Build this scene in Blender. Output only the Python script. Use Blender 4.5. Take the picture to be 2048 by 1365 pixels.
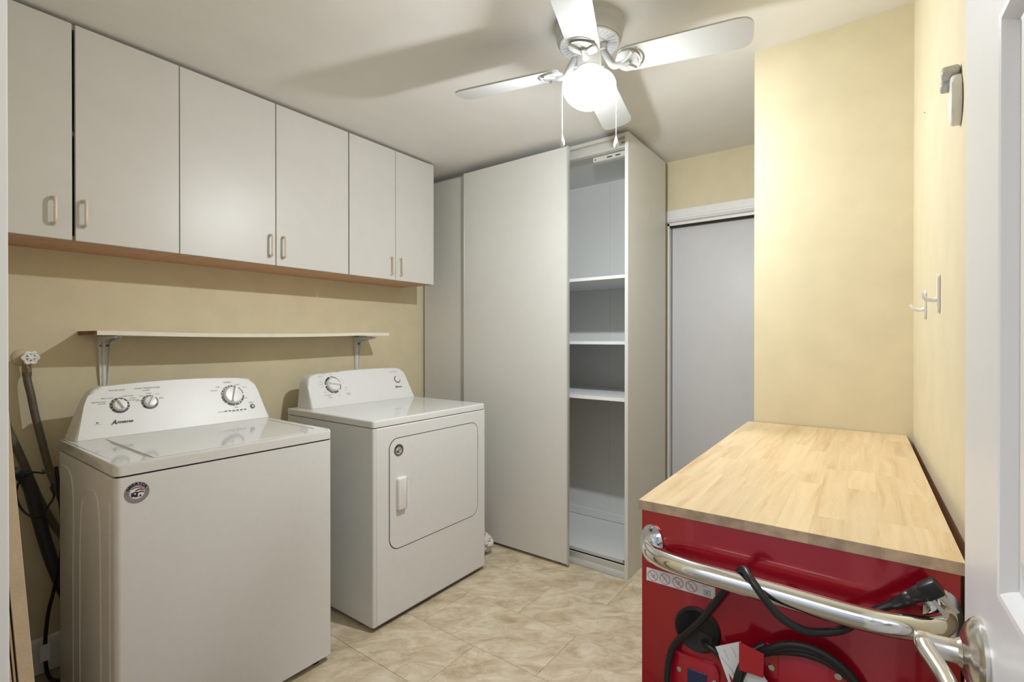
import bpy, bmesh, math, random
from mathutils import Vector, Matrix, noise
random.seed(7)
PI = math.pi
S = bpy.context.scene
for o in list(bpy.data.objects):
    bpy.data.objects.remove(o, do_unlink=True)
COL = S.collection

# ------------------------------------------------------------------ camera
H = 1.27
cam_d = bpy.data.cameras.new('camera'); cam = bpy.data.objects.new('camera', cam_d); COL.objects.link(cam)
cam_d.sensor_fit = 'HORIZONTAL'; cam_d.sensor_width = 36.0; cam_d.lens = 985.07 / 2048 * 36
cam_d.clip_start = 0.01
yaw, pitch = math.radians(36.444), math.radians(-0.181)
fwd = Vector((math.cos(yaw) * math.cos(pitch), math.sin(yaw) * math.cos(pitch), math.sin(pitch)))
rgt = Vector((math.sin(yaw), -math.cos(yaw), 0)); upv = rgt.cross(fwd)
M = Matrix((rgt, upv, -fwd)).transposed().to_4x4(); M.translation = (0, 0, H)
cam.matrix_world = M
S.camera = cam

# ------------------------------------------------------------------ world, lights, exposure
w = bpy.data.worlds.new('world'); S.world = w; w.use_nodes = True
w.node_tree.nodes['Background'].inputs[0].default_value = (0.9, 0.95, 1.0, 1)
w.node_tree.nodes['Background'].inputs[1].default_value = 0.25
S.view_settings.view_transform = 'Standard'; S.view_settings.look = 'None'
S.view_settings.gamma = 1.0; S.view_settings.use_curve_mapping = False
S.view_settings.exposure = -0.42
LAMP_STRENGTH = 2.6
BULB_WATTS = 108.0
def area(name, loc, rot, sx, sy, power, col):
    d = bpy.data.lights.new(name, 'AREA'); d.shape = 'RECTANGLE'; d.size = sx; d.size_y = sy; d.energy = power; d.color = col
    o = bpy.data.objects.new(name, d); o.location = loc; o.rotation_euler = rot; COL.objects.link(o); return o
area('hall_light', (-0.80, 0.75, 2.36), (0, 0, 0), 1.1, 2.0, 46.0, (0.95, 0.97, 1.0))

# ------------------------------------------------------------------ materials
def mat(name, col, rough=0.5, metal=0.0, noise_amt=0.0, nscale=30.0, bump=0.0, bscale=300.0, coat=0.0, rand=0.0, spec=0.5):
    m = bpy.data.materials.new(name); m.use_nodes = True; nt = m.node_tree; N = nt.nodes; L = nt.links
    b = N['Principled BSDF']
    b.inputs['Base Color'].default_value = (*col, 1); b.inputs['Roughness'].default_value = rough
    b.inputs['Metallic'].default_value = metal; b.inputs['Coat Weight'].default_value = coat
    b.inputs['Specular IOR Level'].default_value = spec
    if coat: b.inputs['Coat Roughness'].default_value = 0.06
    tc = N.new('ShaderNodeTexCoord')
    if noise_amt or rand:
        n = N.new('ShaderNodeTexNoise'); n.inputs['Scale'].default_value = nscale; n.inputs['Detail'].default_value = 5
        L.new(tc.outputs['Object'], n.inputs['Vector'])
        r = N.new('ShaderNodeMapRange'); r.inputs['From Min'].default_value = 0.3; r.inputs['From Max'].default_value = 0.7
        r.inputs['To Min'].default_value = 1 - noise_amt; r.inputs['To Max'].default_value = 1 + noise_amt
        L.new(n.outputs['Fac'], r.inputs['Value'])
        v = r.outputs['Result']
        if rand:
            oi = N.new('ShaderNodeObjectInfo'); r2 = N.new('ShaderNodeMapRange')
            r2.inputs['To Min'].default_value = 1 - rand; r2.inputs['To Max'].default_value = 1 + rand
            L.new(oi.outputs['Random'], r2.inputs['Value'])
            mu = N.new('ShaderNodeMath'); mu.operation = 'MULTIPLY'; L.new(v, mu.inputs[0]); L.new(r2.outputs['Result'], mu.inputs[1]); v = mu.outputs[0]
        mx = N.new('ShaderNodeVectorMath'); mx.operation = 'SCALE'; mx.inputs[0].default_value = col
        L.new(v, mx.inputs['Scale']); L.new(mx.outputs['Vector'], b.inputs['Base Color'])
    if bump:
        n2 = N.new('ShaderNodeTexNoise'); n2.inputs['Scale'].default_value = bscale; n2.inputs['Detail'].default_value = 3
        L.new(tc.outputs['Object'], n2.inputs['Vector'])
        bp = N.new('ShaderNodeBump'); bp.inputs['Strength'].default_value = bump; bp.inputs['Distance'].default_value = 0.002
        L.new(n2.outputs['Fac'], bp.inputs['Height']); L.new(bp.outputs['Normal'], b.inputs['Normal'])
    return m

YEL = mat('yellow_wall_paint', (0.70, 0.615, 0.42), 0.55, noise_amt=0.035, nscale=9, bump=0.10, bscale=90)
CEIL = mat('ceiling_paint', (0.85, 0.835, 0.80), 0.7, noise_amt=0.02, nscale=6, bump=0.15, bscale=80)
TRIMW = mat('white_trim_paint', (0.80, 0.80, 0.79), 0.35, noise_amt=0.02, nscale=20)
DOORW = mat('white_door_paint', (0.80, 0.80, 0.82), 0.32, noise_amt=0.01, nscale=12, bump=0.05, bscale=120)
SLAB = mat('grey_white_slab_paint', (0.66, 0.655, 0.67), 0.45, noise_amt=0.015, nscale=12)
CAB = mat('white_melamine', (0.655, 0.635, 0.60), 0.38, noise_amt=0.015, nscale=14, bump=0.04, bscale=400)
CABU = mat('raw_cabinet_underside', (0.60, 0.36, 0.22), 0.6, noise_amt=0.10, nscale=18)
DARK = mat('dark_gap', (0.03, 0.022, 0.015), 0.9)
WARD = mat('wardrobe_white_foil', (0.70, 0.695, 0.655), 0.42, noise_amt=0.012, nscale=16, bump=0.04, bscale=350)
WARDI = mat('wardrobe_inside_white', (0.78, 0.79, 0.77), 0.45)
ALU = mat('brushed_grey_rail', (0.62, 0.62, 0.58), 0.35, metal=0.35)
ENAM = mat('white_enamel', (0.80, 0.80, 0.79), 0.36, noise_amt=0.008, nscale=25, bump=0.05, bscale=500)
ENAMF = mat('white_textured_enamel', (0.77, 0.78, 0.775), 0.33, noise_amt=0.012, nscale=40, bump=0.12, bscale=700)
PLW = mat('white_plastic', (0.82, 0.82, 0.82), 0.28)
PRINT = mat('grey_print', (0.46, 0.46, 0.47), 0.5)
PRINTB = mat('black_print', (0.025, 0.025, 0.025), 0.4)
RED = mat('red_metallic_paint', (0.37, 0.004, 0.018), 0.20, metal=0.35, coat=0.9)
RED2 = mat('red_plate_paint', (0.40, 0.006, 0.020), 0.28, coat=0.5)
CHROME = mat('chrome', (0.78, 0.79, 0.80), 0.085, metal=1.0)
NICK = mat('satin_nickel', (0.68, 0.66, 0.63), 0.20, metal=1.0)
STEEL = mat('screw_steel', (0.6, 0.6, 0.6), 0.25, metal=1.0)
BLK = mat('black_rubber', (0.011, 0.011, 0.013), 0.38)
BLKH = mat('dark_grey_hose', (0.035, 0.037, 0.04), 0.5, bump=0.3, bscale=150)
BRNH = mat('brown_grey_hose', (0.115, 0.095, 0.065), 0.45, noise_amt=0.15, nscale=60)
BRASS = mat('dull_brass', (0.30, 0.24, 0.16), 0.4, metal=0.8)
WHM = mat('white_painted_metal', (0.78, 0.77, 0.72), 0.35, noise_amt=0.03, nscale=40)
SHELFE = mat('shelf_edge_white', (0.82, 0.77, 0.64), 0.4, noise_amt=0.03, nscale=20)
CHIP = mat('raw_chipboard', (0.26, 0.13, 0.05), 0.9, noise_amt=0.5, nscale=140, bump=0.8, bscale=200)
BEIGE = mat('beige_board', (0.62, 0.50, 0.37), 0.7, noise_amt=0.06, nscale=30, bump=0.2, bscale=200)
FANW = mat('white_fan_enamel', (0.53, 0.535, 0.52), 0.40)
ENAMG = mat('glossy_white_enamel', (0.76, 0.765, 0.755), 0.07, bump=0.02, bscale=300)
GLASSG = mat('milk_glass', (0.9, 0.9, 0.9), 0.3)
CLOTHW = mat('white_cloth', (0.74, 0.71, 0.68), 0.9, bump=0.3, bscale=400)
CLOTHP = mat('pink_cloth', (0.78, 0.36, 0.27), 0.9, bump=0.3, bscale=400)
PAPER = mat('white_paper', (0.80, 0.80, 0.82), 0.6)
NAVY = mat('navy_screen', (0.02, 0.03, 0.09), 0.15)
SILV = mat('silver_sticker', (0.40, 0.40, 0.45), 0.32, metal=0.55)
TAUPE = mat('taupe_sticker', (0.20, 0.17, 0.13), 0.35, metal=0.4)
DKRED = mat('dark_red_print', (0.16, 0.02, 0.03), 0.4)
NAVYP = mat('navy_print', (0.02, 0.025, 0.06), 0.4)
PINKP = mat('pink_print', (0.55, 0.16, 0.22), 0.5)
BEIGEH = mat('handle_cream', (0.74, 0.66, 0.54), 0.35)
SUB = mat('subfloor', (0.30, 0.24, 0.16), 0.9)
CLEAR = mat('clear_pendant', (0.80, 0.82, 0.84), 0.1)

def emis(name, col, s):
    m = bpy.data.materials.new(name); m.use_nodes = True; nt = m.node_tree; b = nt.nodes['Principled BSDF']
    b.inputs['Base Color'].default_value = (0.9, 0.9, 0.9, 1)
    b.inputs['Emission Color'].default_value = (*col, 1); b.inputs['Emission Strength'].default_value = s
    tr = nt.nodes.new('ShaderNodeBsdfTransparent'); mx = nt.nodes.new('ShaderNodeMixShader'); mx.inputs[0].default_value = 0.40
    nt.links.new(b.outputs[0], mx.inputs[1]); nt.links.new(tr.outputs[0], mx.inputs[2])
    nt.links.new(mx.outputs[0], nt.nodes['Material Output'].inputs['Surface'])
    return m
LAMP = emis('lit_milk_glass', (0.96, 0.98, 1.0), LAMP_STRENGTH)

def floor_mat():
    m = bpy.data.materials.new('travertine_vinyl'); m.use_nodes = True; nt = m.node_tree; N = nt.nodes; L = nt.links
    b = N['Principled BSDF']; b.inputs['Roughness'].default_value = 0.42
    tc = N.new('ShaderNodeTexCoord'); oi = N.new('ShaderNodeObjectInfo')
    add = N.new('ShaderNodeVectorMath'); add.operation = 'MULTIPLY_ADD'
    add.inputs[1].default_value = (17.0, 31.0, 5.0); cx = N.new('ShaderNodeCombineXYZ')
    for i in range(3): L.new(oi.outputs['Random'], cx.inputs[i])
    L.new(cx.outputs[0], add.inputs[0]); L.new(tc.outputs['Object'], add.inputs[2])
    mp = N.new('ShaderNodeMapping'); mp.vector_type = 'TEXTURE'; mp.inputs['Rotation'].default_value = (0, 0, math.radians(-50)); mp.inputs['Scale'].default_value = (1.7, 0.9, 1)
    L.new(add.outputs[0], mp.inputs['Vector'])
    n1 = N.new('ShaderNodeTexNoise'); n1.inputs['Scale'].default_value = 13.0; n1.inputs['Detail'].default_value = 9; n1.inputs['Roughness'].default_value = 0.68; n1.inputs['Distortion'].default_value = 0.55
    L.new(mp.outputs[0], n1.inputs['Vector'])
    r1 = N.new('ShaderNodeValToRGB'); e = r1.color_ramp.elements
    e[0].position = 0.30; e[0].color = (0.43, 0.32, 0.19, 1); e[1].position = 0.74; e[1].color = (0.80, 0.74, 0.60, 1)
    for p, c in ((0.42, (0.57, 0.465, 0.315)), (0.51, (0.65, 0.555, 0.40)), (0.60, (0.72, 0.635, 0.485))):
        k = e.new(p); k.color = (*c, 1)
    L.new(n1.outputs['Fac'], r1.inputs['Fac'])
    n2 = N.new('ShaderNodeTexNoise'); n2.inputs['Scale'].default_value = 7.0; n2.inputs['Detail'].default_value = 8; n2.inputs['Distortion'].default_value = 0.8
    L.new(mp.outputs[0], n2.inputs['Vector'])
    ab = N.new('ShaderNodeMath'); ab.operation = 'SUBTRACT'; ab.inputs[1].default_value = 0.5; L.new(n2.outputs['Fac'], ab.inputs[0])
    ab2 = N.new('ShaderNodeMath'); ab2.operation = 'ABSOLUTE'; L.new(ab.outputs[0], ab2.inputs[0])
    r2 = N.new('ShaderNodeMapRange'); r2.inputs['From Min'].default_value = 0.0; r2.inputs['From Max'].default_value = 0.016
    r2.inputs['To Min'].default_value = 0.42; r2.inputs['To Max'].default_value = 0.0; L.new(ab2.outputs[0], r2.inputs['Value'])
    mx = N.new('ShaderNodeMix'); mx.data_type = 'RGBA'; L.new(r2.outputs[0], mx.inputs[0]); L.new(r1.outputs[0], mx.inputs[6]); mx.inputs[7].default_value = (0.42, 0.31, 0.18, 1)
    L.new(mx.outputs[2], b.inputs['Base Color'])
    bp = N.new('ShaderNodeBump'); bp.inputs['Strength'].default_value = 0.15; bp.inputs['Distance'].default_value = 0.002
    L.new(n1.outputs['Fac'], bp.inputs['Height']); L.new(bp.outputs[0], b.inputs['Normal'])
    return m
TILE = floor_mat()

def wood_mat():
    m = bpy.data.materials.new('pale_butcher_block'); m.use_nodes = True; nt = m.node_tree; N = nt.nodes; L = nt.links
    b = N['Principled BSDF']; b.inputs['Roughness'].default_value = 0.36
    tc = N.new('ShaderNodeTexCoord'); oi = N.new('ShaderNodeObjectInfo')
    cx = N.new('ShaderNodeCombineXYZ')
    for i in range(3): L.new(oi.outputs['Random'], cx.inputs[i])
    add = N.new('ShaderNodeVectorMath'); add.operation = 'MULTIPLY_ADD'; add.inputs[1].default_value = (13., 29., 7.)
    L.new(cx.outputs[0], add.inputs[0]); L.new(tc.outputs['Object'], add.inputs[2])
    mp = N.new('ShaderNodeMapping'); mp.inputs['Scale'].default_value = (0.9, 14.0, 14.0); L.new(add.outputs[0], mp.inputs['Vector'])
    n1 = N.new('ShaderNodeTexNoise'); n1.inputs['Scale'].default_value = 3.2; n1.inputs['Detail'].default_value = 7; n1.inputs['Distortion'].default_value = 0.8
    L.new(mp.outputs[0], n1.inputs['Vector'])
    n2 = N.new('ShaderNodeTexNoise'); n2.inputs['Scale'].default_value = 45; n2.inputs['Detail'].default_value = 3; L.new(mp.outputs[0], n2.inputs['Vector'])
    ad = N.new('ShaderNodeMath'); ad.operation = 'MULTIPLY_ADD'; ad.inputs[1].default_value = 0.32; L.new(n2.outputs['Fac'], ad.inputs[0]); L.new(n1.outputs['Fac'], ad.inputs[2])
    r1 = N.new('ShaderNodeValToRGB'); e = r1.color_ramp.elements
    e[0].position = 0.40; e[0].color = (0.55, 0.365, 0.18, 1); e[1].position = 0.80; e[1].color = (0.72, 0.56, 0.345, 1)
    k = e.new(0.58); k.color = (0.66, 0.485, 0.275, 1)
    L.new(ad.outputs[0], r1.inputs['Fac'])
    r2 = N.new('ShaderNodeMapRange'); r2.inputs['To Min'].default_value = 0.94; r2.inputs['To Max'].default_value = 1.05; L.new(oi.outputs['Random'], r2.inputs['Value'])
    sc = N.new('ShaderNodeVectorMath'); sc.operation = 'SCALE'; L.new(r1.outputs[0], sc.inputs[0]); L.new(r2.outputs[0], sc.inputs['Scale'])
    L.new(sc.outputs['Vector'], b.inputs['Base Color'])
    return m
WOOD = wood_mat()
ENDG = mat('end_grain_wood', (0.47, 0.34, 0.235), 0.5, noise_amt=0.22, nscale=55, rand=0.14)

# ------------------------------------------------------------------ mesh helpers
W = {}
def wm(o): return W.get(o.name, Matrix.Identity(4)) if o else Matrix.Identity(4)
def obj(name, bm, m, parent=None, local=False, smooth=35, flat=0.0, **props):
    """link bm (world coordinates, or the parent's own when local) as ONE mesh object"""
    if parent is not None and not local: bm.transform(wm(parent).inverted())
    bmesh.ops.recalc_face_normals(bm, faces=bm.faces)
    me = bpy.data.meshes.new(name); bm.to_mesh(me); bm.free()
    mats = m if isinstance(m, (list, tuple)) else [m]
    for k in mats: me.materials.append(k)
    if smooth:
        me.set_sharp_from_angle(angle=math.radians(smooth))
        for p in me.polygons: p.use_smooth = not (flat and p.area > flat)
    o = bpy.data.objects.new(name, me); COL.objects.link(o)
    if parent is not None: o.parent = parent; W[o.name] = wm(parent)
    for k, v in props.items(): o[k] = v
    return o
def tag(o, label, cat, group=None):
    o['label'] = label; o['category'] = cat
    if group: o['group'] = group
    return o
def thing(name, label, cat, loc=(0, 0, 0), rotz=0.0, group=None):
    o = bpy.data.objects.new(name, None); o.empty_display_size = 0.05; COL.objects.link(o)
    o.location = loc; o.rotation_euler = (0, 0, rotz)
    W[o.name] = Matrix.Translation(loc) @ Matrix.Rotation(rotz, 4, 'Z')
    return tag(o, label, cat, group)
def structure(name, bm, m, parent=None, **kw):
    return obj(name, bm, m, parent, kind='structure', **kw)
def B(): return bmesh.new()
def box(bm, x0, x1, y0, y1, z0, z1, bev=0.0, seg=2, mi=0):
    t = bmesh.new(); bmesh.ops.create_cube(t, size=1)
    for v in t.verts: v.co = Vector((x0 + (v.co.x + .5) * (x1 - x0), y0 + (v.co.y + .5) * (y1 - y0), z0 + (v.co.z + .5) * (z1 - z0)))
    if bev: bmesh.ops.bevel(t, geom=t.edges[:], offset=bev, segments=seg, affect='EDGES', profile=0.5)
    return join(bm, t, mi=mi)
def join(bm, t, mat4=None, mi=None):
    if mat4 is not None: t.transform(mat4)
    vm = {}
    for v in t.verts: vm[v] = bm.verts.new(v.co)
    for f in t.faces:
        try:
            nf = bm.faces.new([vm[v] for v in f.verts]); nf.material_index = f.material_index if mi is None else mi
        except ValueError: pass
    t.free(); return bm
def frame_from(p, d):
    z = Vector(d).normalized(); a = Vector((0, 0, 1)) if abs(z.z) < 0.95 else Vector((1, 0, 0))
    x = a.cross(z).normalized(); y = z.cross(x)
    m = Matrix((x, y, z)).transposed().to_4x4(); m.translation = p; return m
def lathe(bm, prof, mat4=None, n=32, mi=0, cap=True):
    """prof: (r, z) list revolved about z"""
    t = bmesh.new(); rings = []
    for r, z in prof:
        if r < 1e-6: rings.append([t.verts.new((0, 0, z))])
        else: rings.append([t.verts.new((r * math.cos(2 * PI * i / n), r * math.sin(2 * PI * i / n), z)) for i in range(n)])
    for a, b in zip(rings, rings[1:]):
        for i in range(n):
            j = (i + 1) % n
            if len(a) == 1 and len(b) == 1: continue
            if len(a) == 1: t.faces.new((a[0], b[i], b[j]))
            elif len(b) == 1: t.faces.new((a[i], a[j], b[0]))
            else: t.faces.new((a[i], a[j], b[j], b[i]))
    if cap:
        for rg in (rings[0], rings[-1]):
            if len(rg) > 1: t.faces.new(rg)
    return join(bm, t, mat4, mi)
def cyl(bm, p0, p1, r0, r1=None, n=20, bev=0.0, mi=0):
    p0 = Vector(p0); p1 = Vector(p1); L = (p1 - p0).length; r1 = r0 if r1 is None else r1
    pr = [(0, 0), (r0, 0), (r1, L), (0, L)] if not bev else [(0, 0), (r0 - bev, 0), (r0, bev), (r1, L - bev), (r1 - bev, L), (0, L)]
    return lathe(bm, pr, frame_from(p0, p1 - p0), n, mi)
def spline(pts, k=8):
    P = [Vector(p) for p in pts]; out = []
    for i in range(len(P) - 1):
        p0 = P[i - 1] if i else P[0] * 2 - P[1]; p1, p2 = P[i], P[i + 1]; p3 = P[i + 2] if i + 2 < len(P) else P[-1] * 2 - P[-2]
        for s in range(k):
            t = s / k
            out.append(0.5 * ((2 * p1) + (p2 - p0) * t + (2 * p0 - 5 * p1 + 4 * p2 - p3) * t * t + (3 * p1 - p0 - 3 * p2 + p3) * t ** 3))
    out.append(P[-1]); return out
def tube(bm, pts, r, n=12, k=8, smooth=True, mi=0, closed=False, sx=1.0):
    P = spline(pts, k) if smooth else [Vector(p) for p in pts]
    rr = r if callable(r) else (lambda t: r)
    T = []
    for i in range(len(P)):
        d = P[min(i + 1, len(P) - 1)] - P[max(i - 1, 0)]; T.append(d.normalized())
    up = Vector((0, 0, 1)) if abs(T[0].z) < 0.9 else Vector((1, 0, 0))
    u = (up - T[0] * up.dot(T[0])).normalized(); rings = []
    for i, p in enumerate(P):
        u = (u - T[i] * u.dot(T[i])).normalized(); v = T[i].cross(u); q = rr(i / max(1, len(P) - 1))
        rings.append([bm.verts.new(p + u * (q * sx * math.cos(2 * PI * a / n)) + v * (q * math.sin(2 * PI * a / n))) for a in range(n)])
    for a, b in zip(rings, rings[1:]):
        for i in range(n):
            f = bm.faces.new((a[i], a[(i + 1) % n], b[(i + 1) % n], b[i])); f.material_index = mi
    for rg in (rings[0], rings[-1]):
        f = bm.faces.new(rg); f.material_index = mi
    return bm
def prism(bm, pts, vec, mi=0, bev=0.0, seg=2, mat4=None):
    """extrude a planar outline (3-D points) along vec"""
    t = bmesh.new(); a = [t.verts.new(p) for p in pts]; vec = Vector(vec); b = [t.verts.new(Vector(p) + vec) for p in pts]
    f0 = t.faces.new(a); t.faces.new(b[::-1]); n = len(pts)
    for i in range(n): t.faces.new((a[i], b[i], b[(i + 1) % n], a[(i + 1) % n]))
    if bev: bmesh.ops.bevel(t, geom=list(f0.edges), offset=bev, segments=seg, affect='EDGES', profile=0.5)
    return join(bm, t, mat4, mi)
def rrect(x0, x1, y0, y1, r, n=6):
    rs = r if isinstance(r, (list, tuple)) else [r] * 4      # corners: x0y0, x1y0, x1y1, x0y1
    out = []
    for (cx, cy, a0), q in zip(((x0 + rs[0], y0 + rs[0], PI), (x1 - rs[1], y0 + rs[1], 1.5 * PI), (x1 - rs[2], y1 - rs[2], 0), (x0 + rs[3], y1 - rs[3], .5 * PI)), rs):
        for i in range(n + 1):
            a = a0 + .5 * PI * i / n; out.append((cx + q * math.cos(a), cy + q * math.sin(a)))
    return out
def holed(bm, outer, inners, depth, mat4, mi=0):
    """flat plate in local xy (z 0..depth) with holes"""
    t = bmesh.new(); es = []
    for lp in [outer] + inners:
        vs = [t.verts.new((p[0], p[1], 0)) for p in lp]
        for i in range(len(vs)): es.append(t.edges.new((vs[i], vs[(i + 1) % len(vs)])))
    bmesh.ops.triangle_fill(t, edges=es, use_beauty=True, use_dissolve=False)
    r = bmesh.ops.extrude_face_region(t, geom=t.faces[:])
    for v in [g for g in r['geom'] if isinstance(g, bmesh.types.BMVert)]: v.co.z += depth
    return join(bm, t, mat4, mi)
def ring(bm, mat4, r0, r1, a0, a1, h=0.0006, n=None, mi=0):
    n = n or max(2, int(abs(a1 - a0) / 0.15))
    t = bmesh.new(); A = [a0 + (a1 - a0) * i / n for i in range(n + 1)]
    lo = [t.verts.new((r0 * math.cos(a), r0 * math.sin(a), h)) for a in A]; hi = [t.verts.new((r1 * math.cos(a), r1 * math.sin(a), h)) for a in A]
    for i in range(n): t.faces.new((lo[i], hi[i], hi[i + 1], lo[i + 1]))
    return join(bm, t, mat4, mi)
def text(bm, s, mat4, size, shear=0.0, bold=0.0, align='LEFT', h=0.0006, mi=0, space=1.0):
    c = bpy.data.curves.new('t', 'FONT'); c.body = s; c.size = size; c.shear = shear; c.offset = bold; c.align_x = align; c.space_character = space
    c.resolution_u = 2
    o = bpy.data.objects.new('t', c); COL.objects.link(o)
    me = bpy.data.meshes.new_from_object(o); bpy.data.objects.remove(o); bpy.data.curves.remove(c)
    t = bmesh.new(); t.from_mesh(me); bpy.data.meshes.remove(me)
    bmesh.ops.translate(t, verts=t.verts, vec=(0, 0, h))
    return join(bm, t, mat4, mi)
def basis(o, x, y):
    x = Vector(x).normalized(); y = Vector(y).normalized(); z = x.cross(y)
    m = Matrix((x, y, z)).transposed().to_4x4(); m.translation = o; return m

# ------------------------------------------------------------------ room shell
CZ = 2.388            # ceiling
YW = 2.56             # wall behind the appliances
XB = 3.09             # wall with the slab door
XP = 2.105            # yellow projecting wall
def ywall(x): return -0.1007 - 0.0245 * (2.1 - x)
fl = structure('floor', box(B(), -1.6, 3.3, -0.8, YW, -0.03, -0.0035), SUB)
def tiles():
    bmt = B(); tw, tl, g = 0.3075, 0.61, 0.0006
    box(bmt, g, tw - g, g, tl - g, -0.0035, 0.0, 0.0007, 1)
    first = None
    i0 = -2
    for i in range(i0, 6):
        x0 = 1.545 + tw * (i - 0)
        for j in range(-2, 5):
            y0 = 1.03 + (0.305 if i % 2 else 0.0) + tl * (j - 2)
            if y0 + tl < -0.6 or y0 > YW - 0.02 or x0 < 0.05: continue
            if first is None:
                first = obj('floor_tile', bmt, TILE, fl, smooth=0); o = first
            else:
                o = first.copy(); COL.objects.link(o); o.parent = fl
            o.location = (x0, y0, 0)
tiles()
structure('ceiling', box(B(), -1.6, 3.3, -0.8, YW, CZ, CZ + 0.04), CEIL)
structure('wall_left', box(B(), -1.6, 3.3, YW, YW + 0.06, -0.03, CZ), YEL)
# back wall with the slab door's opening
bmw = B(); box(bmw, XB, XB + 0.08, 1.06, YW, 0, CZ); box(bmw, XB, XB + 0.08, 0.2, 1.06, 2.02, CZ); box(bmw, XB, XB + 0.08, -0.12, 0.2, 0, CZ)
structure('wall_back', bmw, YEL)
# projecting wall at the right (a boxed chase) and right wall
bmw = B()
pts = [(XP, 0.381), (XP + 0.002, 0.2), (XP, -0.12), (XB, -0.12), (XB, 0.381)]
prism(bmw, [(x, y, 0) for x, y in pts], (0, 0, CZ))
structure('wall_corner', bmw, YEL)
bmw = B(); prism(bmw, [(0.08, ywall(0.08), 0), (XP + 0.03, ywall(XP + 0.03), 0), (XP + 0.03, -0.30, 0), (0.08, -0.30, 0)], (0, 0, CZ))
structure('wall_right', bmw, YEL)
# front wall with the doorway the camera stands in
bmw = B(); box(bmw, -0.04, 0.08, 0.675, YW, 0, CZ); box(bmw, -0.04, 0.08, -0.30, 0.675, 2.06, CZ); box(bmw, -0.04, 0.08, -0.30, -0.165, 0, 2.06)
structure('wall_front', bmw, YEL)
bmw = B(); box(bmw, -0.05, 0.0918, 0.658, 0.676, 0, 2.06, 0.002); box(bmw, 0.08, 0.0918, 0.664, 0.73, 0, 2.12, 0.003)
box(bmw, 0.08, 0.092, -0.16, 0.664, 2.056, 2.12, 0.003); box(bmw, -0.05, 0.0918, -0.16, 0.658, 2.045, 2.062, 0.002)
structure('trim_2', bmw, mat('bright_white_trim_paint', (0.88, 0.87, 0.85), 0.4))
# hall behind the camera
structure('wall_hall', box(B(), -1.66, -1.6, -0.8, YW, 0, CZ), mat('hall_wall_paint', (0.50, 0.54, 0.60), 0.6))
HALLW = mat('hall_blue_grey_paint', (0.42, 0.47, 0.54), 0.6)
bmw = B(); box(bmw, -1.6, -0.04, -0.86, -0.8, 0, CZ); box(bmw, -0.1, 0.08, -0.8, -0.30, 0, CZ)
structure('wall_hall_end', bmw, HALLW)
# baseboard on the appliance wall
bmw = B(); prism(bmw, [(0.08, YW, 0), (0.08, YW - 0.014, 0), (0.08, YW - 0.014, 0.10), (0.08, YW - 0.009, 0.118), (0.08, YW - 0.005, 0.128), (0.08, YW, 0.132)], (2.30, 0, 0))
structure('baseboard_left', bmw, TRIMW)
# head casing over the slab door
bmw = B()
prism(bmw, [(XB, 0.2, z) if False else (x, 0.2, z) for x, z in ((XB, 2.004), (XB - 0.020, 2.004), (XB - 0.024, 2.012), (XB - 0.016, 2.022), (XB - 0.016, 2.032), (XB - 0.012, 2.036), (XB - 0.012, 2.078), (XB, 2.080))], (0, 0.92, 0))
structure('trim_1', bmw, TRIMW)
bmw = B(); box(bmw, XB, XB + 0.06, 0.2, 1.06, 1.985, 2.004); box(bmw, XB, XB + 0.06, 1.048, 1.06, 0, 2.0)
structure('trim_3', bmw, TRIMW)
d2 = structure('door_2', box(B(), XB + 0.035, XB + 0.07, 0.2, 1.040, 0.006, 1.982, 0.001), SLAB)
structure('door_head_gap_shade', box(B(), XB + 0.005, XB + 0.028, 0.2, 1.048, 1.975, 1.985), DARK)  # dark colour stands in for the shaded gap over the slab door

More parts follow.
